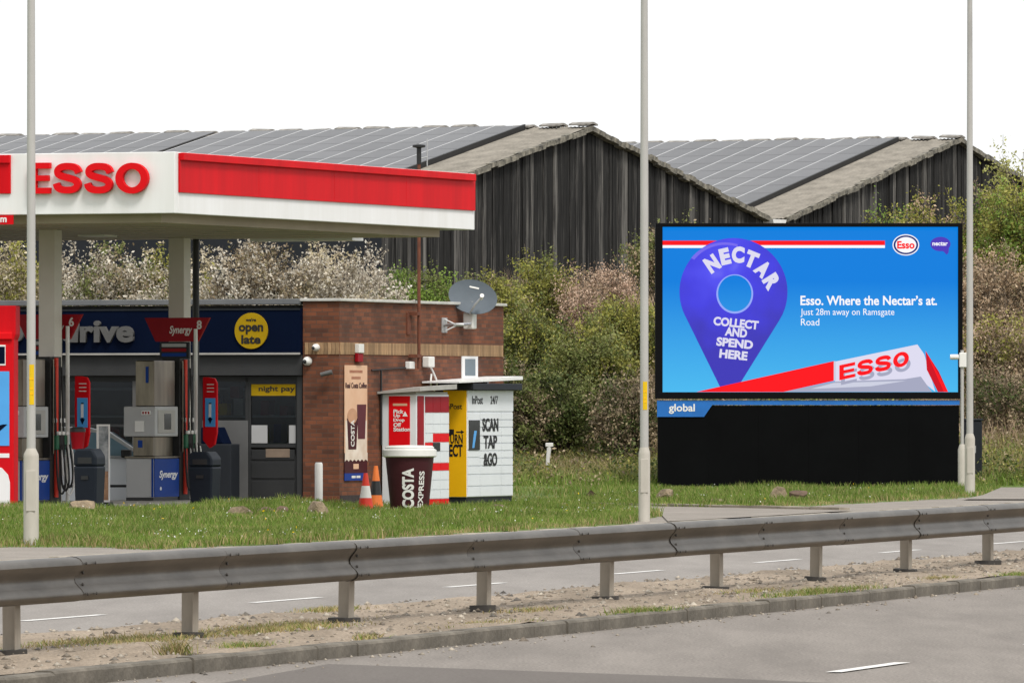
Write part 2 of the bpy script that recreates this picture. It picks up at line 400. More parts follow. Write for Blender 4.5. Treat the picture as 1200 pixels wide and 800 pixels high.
def text(body, mat, parent, cx, cz, wd, ht, y=0.0, bold=0.0, depth=.004, rot=0.0, face='front', name='lettering', shear=0.0, x=0.0):
    """flat lettering centred at (cx, cz), fitted to wd x ht; front: faces -y, side: faces +x (cx is then local y)"""
    cu = bpy.data.curves.new('txt', 'FONT'); cu.body = body; cu.offset = bold; cu.extrude = .01; cu.resolution_u = 4
    cu.align_x = 'CENTER'; cu.shear = shear
    to = bpy.data.objects.new('txt', cu); COL.objects.link(to)
    dg = bpy.context.evaluated_depsgraph_get(); me = bpy.data.meshes.new_from_object(to.evaluated_get(dg))
    bpy.data.objects.remove(to); bpy.data.curves.remove(cu)
    n = len(me.vertices); a = np.empty(n * 3, dtype=np.float32); me.vertices.foreach_get('co', a); a = a.reshape(-1, 3)
    mn, mx = a.min(0), a.max(0); c = (mn + mx) / 2; s = np.maximum(mx - mn, 1e-6)
    u = (a[:, 0] - c[0]) / s[0] * wd; v = (a[:, 1] - c[1]) / s[1] * ht; d = (a[:, 2] - c[2]) / s[2] * depth
    cr, sr = math.cos(rot), math.sin(rot); u, v = u * cr - v * sr, u * sr + v * cr
    if face == 'front': b = np.stack([cx + u, y - d, cz + v], 1)
    else: b = np.stack([x + d, cx + u, cz + v], 1)
    me.vertices.foreach_set('co', b.astype(np.float32).ravel()); me.update()
    me.name = name; me.materials.clear(); me.materials.append(mat)
    o = bpy.data.objects.new(name, me); COL.objects.link(o); o.parent = parent
    return o
def catmull(pts, k=5):
    r = []; n = len(pts)
    for i in range(n - 1):
        p0 = Vector(pts[max(i - 1, 0)]); p1 = Vector(pts[i]); p2 = Vector(pts[i + 1]); p3 = Vector(pts[min(i + 2, n - 1)])
        for j in range(k):
            t = j / k
            r.append(tuple(.5 * ((2 * p1) + (p2 - p0) * t + (2 * p0 - 5 * p1 + 4 * p2 - p3) * t * t + (3 * p1 - p0 - 3 * p2 + p3) * t ** 3)))
    r.append(tuple(pts[-1])); return r
S_PATH = [(.90, .67), (.84, .79), (.70, .865), (.5, .885), (.30, .865), (.155, .775), (.15, .655), (.27, .575), (.5, .515), (.74, .445), (.86, .34), (.85, .225), (.71, .135), (.5, .115), (.28, .135), (.14, .21), (.09, .335)]
def bold_letter(ch, mat, parent, x0, x1, z0, z1, y0, y1, st=.24, slant=None, name='letter'):
    """heavy sans letters E, S, O of the canopy; st is the stroke as share of the height"""
    w_, h_ = x1 - x0, z1 - z0; mb = MB(); t = st * h_
    if ch == 'E':
        mb.prism([(x0, z0), (x1, z0), (x1, z0 + t * .85), (x0 + t * 1.15, z0 + t * .85), (x0 + t * 1.15, z0 + h_ / 2 - t * .4), (x1 - t * .25, z0 + h_ / 2 - t * .4),
                  (x1 - t * .25, z0 + h_ / 2 + t * .4), (x0 + t * 1.15, z0 + h_ / 2 + t * .4), (x0 + t * 1.15, z1 - t * .85), (x1, z1 - t * .85), (x1, z1), (x0, z1)], y0, y1)
    elif ch == 'S':
        cl = catmull([(x0 + p[0] * w_, z0 + p[1] * h_) for p in S_PATH], 4); mb.strip(cl, t * .98, y0, y1)
    else:
        k = 40; L = []; Rr = []
        for i in range(k + 1):
            a = 2 * math.pi * i / k; c, s_ = math.cos(a), math.sin(a)
            L.append((x0 + w_ / 2 + c * w_ / 2, z0 + h_ / 2 + s_ * h_ / 2))
            Rr.append((x0 + w_ / 2 + c * (w_ / 2 - t * 1.12), z0 + h_ / 2 + s_ * (h_ / 2 - t * .9)))
        mb.prism_strip(L, Rr, y0, y1)
    o = mb.build(name, mat, parent)
    if slant:
        for v in o.data.vertices: v.co = slant(v.co)
    return o

# ================================================================== GROUND AND ROADS
def sheet(name, pts, z, mat):
    return struct(MB().add([(p[0], p[1], z) for p in pts], [tuple(range(len(pts)))]).build(name, mat))
sheet('ground', [(-2500, -600), (2500, -600), (2500, 4500), (-2500, 4500)], -.8, M_bank)
def quad(name, t0, t1, d0, d1, z, mat): return sheet(name, [R(t0, d0), R(t1, d0), R(t1, d1), R(t0, d1)], z, mat)
quad('near_road', -90, 260, -11.6, .02, 0.0, M_asph)
quad('far_road', -90, 260, 3.2, 12.05, 0.0, M_asph2)
quad('near_footway', -90, 260, -19.5, -11.6, .1, M_foot)
# darker area of the near road at the bottom edge of the picture
def gp(px, py, z=0.0):
    Y = F * (HC - z) / (py - YH); return Vector(((px - 600) / F * Y, Y, z))
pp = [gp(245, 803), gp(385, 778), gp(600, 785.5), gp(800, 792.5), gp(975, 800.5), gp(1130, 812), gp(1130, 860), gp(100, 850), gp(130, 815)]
struct(MB().add([(p.x, p.y, .004) for p in pp], [tuple(range(len(pp)))]).build('dark_road_area', M_asph_dark))
# road markings
def dash(name, t0, t1, d, wdt, z=.004):
    o = MB().add([R(t0, d - wdt / 2, z), R(t1, d - wdt / 2, z), R(t1, d + wdt / 2, z), R(t0, d + wdt / 2, z)], [(0, 1, 2, 3)]).build(name, M_mark); return struct(o)
for k in range(-3, 10):
    t0 = (gp(290, 706) - R0).dot(RD) + 6.1 * k; dash('road_marking', t0, t0 + 2.0, 5.25, .10)
for k in range(-2, 8):
    t0 = (gp(965, 788) - R0).dot(RD) + 6.1 * k; dash('road_marking', t0, t0 + 2.0, -4.05, .11, .008)

# central reserve: an uneven gritty strip
def resv():
    nt_, nd = 420, 26; V = []; Fc = []
    ts = np.linspace(-60, 160, nt_); ds = np.linspace(.13, 3.2, nd)
    nz = RNG.normal(0, .006, (nt_, nd))
    for i, t in enumerate(ts):
        for j, d in enumerate(ds):
            u = j / (nd - 1)
            z = .095 - .012 * math.sin(u * math.pi) + .012 * math.sin(t * 1.7 + d * 2.1) * math.sin(d * 3 + t * .6) + nz[i, j]
            if j == nd - 1: z = -.02
            if j == nd - 2: z = .05
            p = R(t, d + (.05 * math.sin(t * 2.3) + .03 * math.sin(t * 5.1) if j >= nd - 2 else 0)); V.append((p.x, p.y, z))
    for i in range(nt_ - 1):
        for j in range(nd - 1): Fc.append((i * nd + j, (i + 1) * nd + j, (i + 1) * nd + j + 1, i * nd + j + 1))
    o = npmesh('central_reserve', V, Fc, M_res); o['kind'] = 'structure'; return o
RES = resv()
# kerb stones
def kerb(name, t0, t1, d0, d1, zt, mat, L=.915):
    e = bpy.data.objects.new(name, None); COL.objects.link(e); e['kind'] = 'structure'; e.location = R(t0, d0); e.rotation_euler = (0, 0, math.pi / 2 - ROAD_A)
    n = int((t1 - t0) / L); me = None
    wd = d1 - d0
    for i in range(n):
        if me is None:
            o = MB().prismx([(0, -.15), (0, zt - .02), (.012, zt - .005), (.03, zt), (wd, zt), (wd, -.15)], .0015, L - .0015).build('kerb_stone', mat, e); me = o.data
        else:
            o = bpy.data.objects.new('kerb_stone', me); COL.objects.link(o); o.parent = e
        o.location = (i * L, random.uniform(-.008, .008), random.uniform(-.008, .006)); o.rotation_euler = (0, 0, random.uniform(-.006, .006))
kerb('near_kerb', -14, 32, 0.0, .13, .105, M_kerb)
kerb('far_kerb', 10, 95, 12.0, 12.14, .11, M_kerb2)
quad('footway', -90, 260, 12.12, 14.75, .1, M_foot)

# ---- verge, forecourt ground and bank as one terrain sheet
ALPHA = 22.0
CAN = Frame(-5.21, 118.7, ALPHA)                # canopy's near right corner
BLD = Frame(-3.10, 138.0, ALPHA, -.147)         # shop's brick corner
def sst(x): x = min(max(x, 0.0), 1.0); return x * x * (3 - 2 * x)
EDGE_P = ([-50, 0, 100, 175, 300, 735, 770, 800, 850, 1300], [14.9, 14.8, 13.8, 12.7, 12.15, 12.2, 13.6, 14.4, 14.5, 14.5])
def gedge(px, t): return np.interp(px, *EDGE_P) + .08 * np.sin(t * 1.9) + .06 * np.sin(t * 4.3 + 1)
def terr(X, Y):
    d = (Vector((X, Y, 0)) - R0).dot(RN)
    px = 600 + F * X / max(Y, 1)
    t = (Vector((X, Y, 0)) - R0).dot(RD)
    z = .115 - .05 * (1 - sst((d - gedge(px, t)) / .15 + .5))
    left = 1 - sst((px - 300) / 160)                       # beside the forecourt
    z += left * .075 * sst((d - 14.8) / 4)
    mid = sst((px - 330) / 110) * (1 - sst((px - 640) / 130))
    z -= mid * .20 * sst((d - 17.5) / 5) * (1 - sst((Y - 146) / 10))
    toe = 157 + (4 if px > 770 else 0) * 1.0
    bank = sst((Y - 154) / 42)
    top = 3.4 + 1.6 * sst((px - 1080) / 120) + .5 * (1 - sst((px - 520) / 200))
    z += bank * top
    return z
FC = [(-40, 121), (-14, 115.5), (-7.9, 117.3), (-6.5, 117.2), (-5.2, 119.2), (-4.4, 123.3), (-3.35, 128.5), (-2.95, 137.5), (-2.8, 139.5), (-11, 147), (-40, 152)]
def inside(X, Y, poly):
    c = False; n = len(poly)
    for i in range(n):
        x1, y1 = poly[i]; x2, y2 = poly[(i + 1) % n]
        if (y1 > Y) != (y2 > Y) and X < (x2 - x1) * (Y - y1) / (y2 - y1) + x1: c = not c
    return c
def forez(X, Y): return .06 - .2 * sst((Y - 117) / 21)
def terrain():
    V = []; Fc = []; ts = np.concatenate([np.linspace(-20, 25, 26), np.linspace(26, 150, 190), np.linspace(153, 420, 60)])
    ds = np.concatenate([np.concatenate([np.linspace(12.16, 16.4, 18), np.linspace(16.8, 40, 66)]), np.linspace(40.6, 90, 60), np.linspace(93, 320, 50)]); nd = len(ds)
    for t in ts:
        for d in ds:
            dd = d + (.10 * math.sin(t * 1.9) + .07 * math.sin(t * 4.3 + 1) if 14.0 < d < 15.2 else 0)
            p = R(t, dd); z = terr(p.x, p.y)
            if inside(p.x, p.y, FC): z = min(z, forez(p.x, p.y) - .12)
            V.append((p.x, p.y, z))
    nT = len(ts)
    for i in range(nT - 1):
        for j in range(nd - 1): Fc.append((i * nd + j, (i + 1) * nd + j, (i + 1) * nd + j + 1, i * nd + j + 1))
    o = npmesh('verge', V, Fc, M_soil); o['kind'] = 'structure'
    me = o.data; me.materials.append(M_bank)
    idx = np.zeros(len(me.polygons), dtype=np.int32)
    for k, p in enumerate(me.polygons):
        c = p.center
        if c.y > 158 + 2.5 * math.sin(c.x * .8) and (c.x - 600 * 0) is not None: idx[k] = 1
    me.polygons.foreach_set('material_index', idx)
    for p in me.polygons: p.use_smooth = True
terrain()
def forecourt():
    V = []; Fc = []
    n = len(FC)
    g = 60
    xs = np.linspace(-40, -2.6, 75); ys = np.linspace(115, 153, 60); pos = {}
    for i, x in enumerate(xs):
        for j, y in enumerate(ys): pos[(i, j)] = len(V); V.append((x, y, forez(x, y)))
    for i in range(len(xs) - 1):
        for j in range(len(ys) - 1):
            if inside((xs[i] + xs[i + 1]) / 2, (ys[j] + ys[j + 1]) / 2, FC): Fc.append((pos[(i, j)], pos[(i + 1, j)], pos[(i + 1, j + 1)], pos[(i, j + 1)]))
    o = npmesh('forecourt', V, Fc, M_fore); o['kind'] = 'structure'
forecourt()
# paved widening with a pale edging beyond the second lamp post, path at right
pv = [gp(700, 593, .1), gp(880, 596.2, .1), gp(1000, 599, .1), gp(1010, 606, .1), gp(800, 612, .1), gp(775, 604, .1), gp(735, 597, .1)]
def clampd(p_):
    d_ = (p_ - R0).dot(RN); return p_ + RN * max(0.0, 12.2 - d_)
pv = [clampd(p) for p in pv]; sp_ = None
struct(MB().add([(p.x, p.y, .118) for p in pv], [tuple(range(len(pv)))]).build('pavement', M_foot))
e0, e1 = gp(690, 592, .1), gp(990, 598.6, .1)
ed = bpy.data.objects.new('edging', None); COL.objects.link(ed); ed['kind'] = 'structure'
n = 9
for i in range(n):
    a = e0.lerp(e1, i / n); b = e0.lerp(e1, (i + .985) / n); t = (b - a).normalized(); q = Vector((-t.y, t.x, 0)) * .10
    MB().add([a - q, b - q, b + q, a + q] + [v + Vector((0, 0, .055 + random.uniform(-.01, .01))) for v in (a - q, b - q, b + q, a + q)],
             [(0, 3, 2, 1), (4, 5, 6, 7), (0, 1, 5, 4), (1, 2, 6, 5), (2, 3, 7, 6), (3, 0, 4, 7)]).build('edging_stone', M_kerb2, ed)
sp = [gp(1128, 586, .1), gp(1152, 581, .1), gp(1178, 570, .1), gp(1200, 560, .1), gp(1260, 545, .1), gp(1330, 560, .1), gp(1260, 586, .1)]
sp = [clampd(p) for p in sp]
struct(MB().add([(p.x, p.y, .122) for p in sp], [tuple(range(len(sp)))]).build('side_path', M_foot))

# ================================================================== CRASH BARRIER
def barrier():
    post0 = gp(12.5, 765, .1); d_rail = 1.66
    _d = Vector(((12.5 - 600) / F, 1, 0)); t_post0 = (_d * ((R0 + RN * d_rail).dot(RN) / _d.dot(RN)) - R0).dot(RD)
    rt = root('crash_barrier', 'long grey steel crash barrier running along the central reserve between the two roads', 'crash barrier', R(t_post0, d_rail, .07), math.pi / 2 - ROAD_A)
    # local x along the road (away to the right), local y = +d direction (away from camera)
    T = .655; prof = [(.02, .300), (0.0, .308), (-.030, .311), (-.065, .306), (-.092, .293), (-.108, .274), (-.112, .255), (-.102, .235), (-.078, .208), (-.058, .182), (-.050, .158), (-.056, .132), (-.078, .106), (-.104, .082), (-.118, .060), (-.117, .040), (-.100, .020), (-.070, .006), (-.03, 0.0), (.0, .004)]
    L = 3.2
    def wbeam():
        mb = MB(); n = len(prof); xs = [0, L * .33, L * .66, L + .05]; th = .005
        V = []; Fc = []
        for x in xs:
            out_ = -.004 if x == 0 else 0
            for (y, z) in prof: V.append((x, y + out_ - .06, z + T - .311))
            for (y, z) in prof: V.append((x, y + out_ - .06 + th, z + T - .311))
        for i in range(len(xs) - 1):
            for s_ in (0, n):
                for j in range(n - 1): Fc.append((i * 2 * n + s_ + j, (i + 1) * 2 * n + s_ + j, (i + 1) * 2 * n + s_ + j + 1, i * 2 * n + s_ + j + 1))
            for j in (0, n - 1): Fc.append((i * 2 * n + j, (i + 1) * 2 * n + j, (i + 1) * 2 * n + n + j, i * 2 * n + n + j))
        for e in (0, len(xs) - 1):
            for j in range(n - 1): Fc.append((e * 2 * n + j, e * 2 * n + j + 1, e * 2 * n + n + j + 1, e * 2 * n + n + j))
        mb.add(V, Fc); return mb
    me_b = None; me_bolt = None
    j0 = (gp(85, 762, .1) - R0).dot(RD) - t_post0
    # joint seen at x=85 lies on the rail itself
    def t_at(px):  # where the rail crosses image column px
        d = Vector(((px - 600) / F, 1, 0)); k = (R0 + RN * (d_rail - .1)).dot(RN) / d.dot(RN); return (d * k - R0).dot(RD) - t_post0
    j0 = t_at(85)
    for i in range(-6, 22):
        x = j0 + L * i
        if me_b is None: o = wbeam().build('beam', M_galv, rt, smooth=True); me_b = o.data
        else: o = bpy.data.objects.new('beam', me_b); COL.objects.link(o); o.parent = rt
        o.location = (x, .003 * math.sin(i * 2.1), .003 * math.sin(i * 1.3 + 1))
        mb = MB()
        if me_bolt is None:
            for bx in (.05, .24):
                for bz in (.262, .05):
                    mb.lathe([(.011, 0), (.011, .006), (.005, .010)], 8, (bx, (-.180 if bz > .2 else -.190), bz + T - .311), 'y')
            for bx in (.10,):
                for bz in (.195, .115):
                    mb.lathe([(.011, 0), (.011, .010), (.005, .014)], 8, (bx, -.135, bz + T - .311), 'y')
            ob = mb.build('bolts', M_bolt, o); me_bolt = ob.data
        else:
            ob = bpy.data.objects.new('bolts', me_bolt); COL.objects.link(ob); ob.parent = o
        ob['kind'] = 'stuff'
    me_p = me_f = None
    for i in range(-4, 18):
        x = 3.81 * i
        if me_p is None:
            # Z-section steel post
            o = MB().prismz([(-.055, -.055), (.055, -.055), (.055, -.047), (.005, -.047), (.005, .047), (.055, .047), (.055, .055), (-.003, .055), (-.003, -.047), (-.055, -.047)], -.1, .53).build('post', M_post, rt); me_p = o.data
            f_ = MB().prismz([(-.07, -.16), (.08, -.13), (.15, -.05), (.13, .10), (.05, .15), (-.10, .13), (-.15, .02), (-.13, -.09)], -.06, .045).build('base_plate', M_bolt, o); me_f = f_.data
        else:
            o = bpy.data.objects.new('post', me_p); COL.objects.link(o); o.parent = rt
            f_ = bpy.data.objects.new('base_plate', me_f); COL.objects.link(f_); f_.parent = o
        o.location = (x, 0.0, .0); o.rotation_euler = (random.uniform(-.012, .012), random.uniform(-.015, .015), random.uniform(-.05, .05))
        f_.scale = (random.uniform(.55, .9), random.uniform(.6, .9), random.uniform(.9, 1.3)); f_.rotation_euler = (random.uniform(-.05, .05), random.uniform(-.06, .06), random.uniform(-.5, .5))
barrier()

# ================================================================== LAMP POSTS
def lamp_post(px, py, shoulder_py, wtop, wbase, label, sticker=None, z=.1, arm=True, group='lamp posts along the far footway'):
    p = gp(px, py, z); s = F / p.y; rt = root('lamp_post', label, 'lamp post', p, 0, group)
    hs = (py - shoulder_py) / s; rb = wbase / 2 / s; r = wtop / 2 / s
    MB().lathe([(rb, -.1), (rb, hs - .05), (rb * .96, hs - .02), (r * 1.02, hs + .05)], 20).build('base', M_lampbase, rt, smooth=True)
    MB().tube([(0, 0, hs), (0, 0, hs + 4), (0, 0, 10.0)], [r, r * .93, r * .72], 16).build('shaft', M_lamp, rt, smooth=True)
    mb = MB().box(-.055, .055, -rb - .006, -rb + .02, .42, .9); mb.build('access_door', M_lampbase, rt, bevel=.004)
    if sticker:
        y0, y1, w_ = sticker
        z0, z1 = (py - y1) / s, (py - y0) / s
        k = 8; V = []; Fc = []
        for i in range(k + 1):
            a = -math.pi / 2 + .2 + (i / k - .5) * 1.1
            for zz in (z0, z1): V.append((math.cos(a) * (r + .002), math.sin(a) * (r + .002), zz))
        for i in range(k): Fc.append((2 * i, 2 * i + 2, 2 * i + 3, 2 * i + 1))
        st = MB().add(V, Fc).build('number_sticker', M_yelsign, rt, smooth=True)
        for f0, w0 in ((.62, .05), (.38, .035), (.25, .04)):
            MB().box(.008 - w0 / 2, .008 + w0 / 2, -r - .004, -r - .001, z0 + f0 * (z1 - z0), z0 + f0 * (z1 - z0) + .022).build('worn_print', M_yel, st)
    MB().tube([(0, 0, 9.9), (.1, -.1, 10.05), (.5, -.6, 10.2), (.7, -.9, 10.22)], [.03, .03, .028, .028], 8).build('outreach_arm', M_lamp, rt, smooth=True)
    MB().box(.62, .84, -1.5, -.85, 10.17, 10.29).build('lantern', M_lgrey, rt, bevel=.03)
lamp_post(36.5, 640, 530, 10.5, 18, 'pale lamp post with yellow number sticker, in front of the petrol pumps', (427, 474, 6))
lamp_post(755, 611, 528, 10, 13.5, 'pale lamp post with yellow number sticker, standing just left of the billboard', (447, 480, 5))
lamp_post(1136.5, 581, 511, 8, 12, 'pale lamp post without sticker overlapping the right edge of the billboard')
lamp_post(1203.5, 552, 500, 7, 10, 'lamp post cut off by the right edge of the picture')

# ---- CCTV pole and feeder cabinet by the billboard
p = P(1127.5, 570, 153.2); p.z = terr(p.x, p.y); s = F / p.y
rt = root('camera_pole', 'short pale pole with white camera beside the billboard right edge', 'camera pole', p)
MB().lathe([(.085, -.1), (.085, (570 - 524) / s), (.05, (570 - 518) / s)], 14).build('base', M_lampbase, rt, smooth=True)
MB().tube([(0, 0, .7), (0, 0, (570 - 408) / s)], .034, 10).build('shaft', M_lamp, rt, smooth=True)
c = MB().box(-.06, .10, -.07, .07, (570 - 428) / s, (570 - 411) / s).build('camera_bracket', M_cream, rt, bevel=.015)
MB().lathe([(.05, -.02), (.055, 0), (.055, .14), (.035, .16)], 14, (-.1, 0, (570 - 416) / s), 'x').build('camera_head', M_cream, rt, smooth=True).location = (-.12, 0, 0)
p = P(1143, 570, 157.5); p.z = terr(p.x, p.y); s = F / p.y
rt = root('feeder_cabinet', 'narrow dark metal cabinet standing behind the lamp post right of the billboard', 'cabinet', p)
MB().box(-.26, .13, -.15, .25, -.1, (570 - 498) / s).build('case', M_anthr, rt, bevel=.02)
MB().box(-.28, .15, -.17, .27, (570 - 498) / s, (570 - 495.5) / s).build('lid', M_anthr, rt, bevel=.01)
MB().box(-.03, .0, -.165, -.14, .6, .75).build('handle', M_zinc, rt)

# ================================================================== BILLBOARD
YB = 155.0; sB = F / YB
bp0 = Vector(((948 - 600) / sB, YB, 0.0))
def bx(px): return (px - 948) / sB
def bz(py): return HC + (YH - py) / sB
BB = root('billboard', 'large black digital billboard with lit blue advertising screen, standing on the grass verge', 'billboard', bp0)
MB().box(bx(768), bx(1128), .02, .62, bz(467), bz(261.5)).build('cabinet', M_panelb, BB, bevel=.02)
# frame
for (a, b_, c_, d_) in ((768, 1128, 266, 261.5), (768, 1128, 467, 459.3), (768, 776.5, 459.3, 266), (1122.5, 1128, 459.3, 266)):
    MB().box(bx(a), bx(b_), -.06, .03, bz(c_), bz(d_)).build('bezel', M_bezel, BB, bevel=.008)
scr = MB().box(bx(776.5), bx(1122.5), -.01, .02, bz(459.3), bz(266)).build('screen', emit('screen blue', S(74, 186, 240), 1.0, S(0, 126, 222), bz(459), bz(330)), BB)
E_white = emit('screen white', S(250, 250, 252)); E_red = emit('screen red', S(255, 10, 20)); E_dred = emit('screen dark red', S(205, 0, 25))
E_navy = emit('screen navy', S(20, 40, 120)); E_purp = emit('screen purple', S(72, 62, 190))
E_lil = emit('screen lilac white', S(222, 220, 240)); E_lg = emit('screen pale grey', S(205, 208, 225)); E_mg = emit('screen mid grey', S(165, 168, 192))
E_dg = emit('screen violet grey', S(140, 142, 175))
def flat(name, pts, lay, mat, parent=scr):   # flat picture piece lying on the screen at layer lay
    q = [(bx(a), bz(b)) for a, b in pts]
    return MB().prism(q, -.012 - .004 * lay, -.010 - .004 * lay + .001).build(name, mat, parent)
flat('red_stripe', [(776.5, 287.3), (1037, 287.3), (1037, 282), (776.5, 282)], 1, E_red)
flat('white_stripe', [(776.5, 290.6), (1037, 290.6), (1037, 287.4), (776.5, 287.4)], 1, E_white)
def ell(cx, cy, rx, ry, k=48): return [(cx + rx * math.cos(2 * math.pi * i / k), cy - ry * math.sin(2 * math.pi * i / k)) for i in range(k)]
flat('oval_border', ell(1061.5, 287, 15.6, 12.4), 1, E_white)
flat('oval_ring', ell(1061.5, 287, 14.4, 11.2), 2, E_navy)
flat('oval', ell(1061.5, 287, 12.2, 9.2), 3, E_white)
text('Esso', E_red, scr, bx(1061.5), bz(287), 20.5 / sB, 9 / sB, y=-.027, bold=.035, depth=.002)
flat('bubble', ell(1102, 286, 11.8, 8.4), 1, emit('screen bubble purple', S(78, 58, 186)))
flat('bubble_tail', [(1101, 293), (1112, 289), (1111.5, 296), (1109.5, 298.5), (1106, 295)], 1.6, emit('screen bubble purple', S(78, 58, 186)))
text('nectar', E_white, scr, bx(1101.6), bz(285.6), 18 / sB, 4.6 / sB, y=-.022, bold=.03, depth=.002)
# the pin: a ring and taper, shaded as a printed balloon
def pinmat():
    m, n, l, b = _new('screen pin')
    tc = n.new('ShaderNodeTexCoord'); mp = n.new('ShaderNodeMapping'); mp.inputs['Location'].default_value = (-bx(848), 0, -bz(312)); l.new(tc.outputs['Object'], mp.inputs[0])
    ln = n.new('ShaderNodeVectorMath'); ln.operation = 'LENGTH'; l.new(mp.outputs[0], ln.inputs[0])
    nz = n.new('ShaderNodeTexNoise'); nz.inputs['Scale'].default_value = 2.2; nz.inputs['Detail'].default_value = 1; l.new(tc.outputs['Object'], nz.inputs['Vector'])
    ma = n.new('ShaderNodeMath'); ma.operation = 'MULTIPLY_ADD'; ma.inputs[1].default_value = 1.1; l.new(nz.outputs['Fac'], ma.inputs[0]); l.new(ln.outputs['Value'], ma.inputs[2])
    rp = n.new('ShaderNodeValToRGB'); e = rp.color_ramp.elements
    e[0].position = .1; e[0].color = (*S(132, 132, 245), 1); e[1].position = 1.0; e[1].color = (*S(36, 22, 178), 1)
    x = e.new(.33); x.color = (*S(66, 62, 238), 1); x = e.new(.6); x.color = (*S(46, 38, 222), 1)
    mm = n.new('ShaderNodeMath'); mm.operation = 'MULTIPLY'; mm.inputs[1].default_value = .45; l.new(ma.outputs[0], mm.inputs[0]); l.new(mm.outputs[0], rp.inputs[0])
    b.inputs['Base Color'].default_value = (.01, .01, .012, 1); l.new(rp.outputs[0], b.inputs['Emission Color']); b.inputs['Emission Strength'].default_value = 1 / EXPO
    return m
M_pin = pinmat()
outer = []; inner = []
K = 72
for i in range(K + 1):
    a = 2 * math.pi * i / K; c, s_ = math.cos(a), math.sin(a)
    # outline: circle above, straight taper to the tip below
    ox, oy = 859.5 + 63.3 * c, 342 - 63 * s_
    if s_ < -.49:
        tx = 859.5 + (1 if c >= 0 else -1) * 55.2; ty = 342 + 63 * .49
        u = min(1.0, (-s_ - .49) / .505); ox = tx + (853 - tx) * u; oy = ty + (472 - ty) * u
    if oy > 458.5: ox, oy = ox, 458.5
    outer.append((bx(ox), bz(oy))); inner.append((bx(861 + 20 * c), bz(344 - 21.5 * s_)))
MB().prism_strip(outer, inner, -.024, -.022).build('pin', M_pin, scr)
rim_o = [(bx(861 + 21.6 * math.cos(2 * math.pi * i / 48)), bz(344.4 - 23 * math.sin(2 * math.pi * i / 48))) for i in range(49)]
rim_i = [(bx(861 + 19.6 * math.cos(2 * math.pi * i / 48)), bz(343.8 - 21.2 * math.sin(2 * math.pi * i / 48))) for i in range(49)]
MB().prism_strip(rim_o, rim_i, -.027, -.025).build('pin_rim', emit('screen pin rim', S(150, 170, 250)), scr)
hl = [(849 + 49 * math.cos(a), 330 - 46 * math.sin(a)) for a in np.linspace(2.5, 1.25, 14)]
hl2 = [(850 + 45.5 * math.cos(a), 330.5 - 43.5 * math.sin(a)) for a in np.linspace(2.5, 1.25, 14)]
MB().prism_strip([(bx(a), bz(b)) for a, b in hl], [(bx(a), bz(b)) for a, b in hl2], -.027, -.025).build('pin_highlight', emit('screen pin light', S(118, 106, 238)), scr)
for (cx, cy, ch, rr) in ((834.5, 309.0, 'N', 34), (849.5, 300.5, 'E', 13), (865, 298.5, 'C', -3), (880.5, 304, 'T', -22), (894, 315, 'A', -42), (904.5, 330, 'R', -58)):
    text(ch, E_lil, scr, bx(cx), bz(cy), (15 if ch != 'E' else 12) / sB, 19.5 / sB, y=-.030, bold=.065, depth=.002, rot=math.radians(rr))
for (t_, cx, cy, w_) in (('COLLECT', 862.5, 378.5, 53), ('AND', 862.5, 389.3, 26), ('SPEND', 861, 402, 43), ('HERE', 859.5, 415.5, 33)):
    text(t_, E_lil, scr, bx(cx), bz(cy), w_ / sB, 10.4 / sB, y=-.030, bold=.045, depth=.002, rot=math.radians(-6))
text('Esso. Where the Nectar\u2019s at.', E_white, scr, bx(1018), bz(352), 160 / sB, 11.3 / sB, y=-.02, bold=.022, depth=.002)
text('Just 28m away on Ramsgate', E_white, scr, bx(993), bz(366.5), 110 / sB, 10 / sB, y=-.02, bold=.0, depth=.002)
text('Road', E_white, scr, bx(949.3), bz(377.3), 21.5 / sB, 8 / sB, y=-.02, bold=.0, depth=.002)
# pictured canopy at the bottom of the screen
flat('pictured_red_fascia', [(816, 459), (918, 459), (977, 446), (977, 423)], 5, E_red)
flat('pictured_white_face', [(978.5, 423.5), (1075, 403.5), (1083, 415), (1096, 458.8), (1082, 448), (978.5, 449)], 4, E_lil)
flat('pictured_underside', [(918, 459), (1092, 459), (1079, 441), (1060, 444), (977, 447)], 5, E_mg)
flat('pictured_soffit_light', [(950, 455.5), (1020, 452.5), (1062, 446), (977, 448.5)], 6, E_lg)
flat('pictured_edge', [(977, 446), (979.5, 446), (979.5, 423), (977, 423)], 6, E_lg)
flat('pictured_red_side', [(1084.5, 411), (1100, 435), (1111, 459), (1099, 459), (1086, 433)], 5, E_dred)
flat('pictured_red_edge', [(1084.5, 411), (1092, 424), (1111, 459), (1106, 459)], 6, E_red)
sl = -.215
def slant_(v):
    px = v.x * sB + 948; return Vector((v.x, v.y, v.z + (-(px - 983) * sl) / sB))
for i, ch in enumerate('ESSO'):
    x0 = 983.5 + i * 21.0
    fl = MB()
    bold_letter(ch, E_mg, scr, bx(x0 + 2), bx(x0 + 20.5), bz(451.5), bz(436), -.037, -.036, .26, slant_, 'letter_shadow')
    bold_letter(ch, E_red, scr, bx(x0), bx(x0 + 18.5), bz(445.5), bz(428), -.041, -.040, .26, slant_, 'letter')
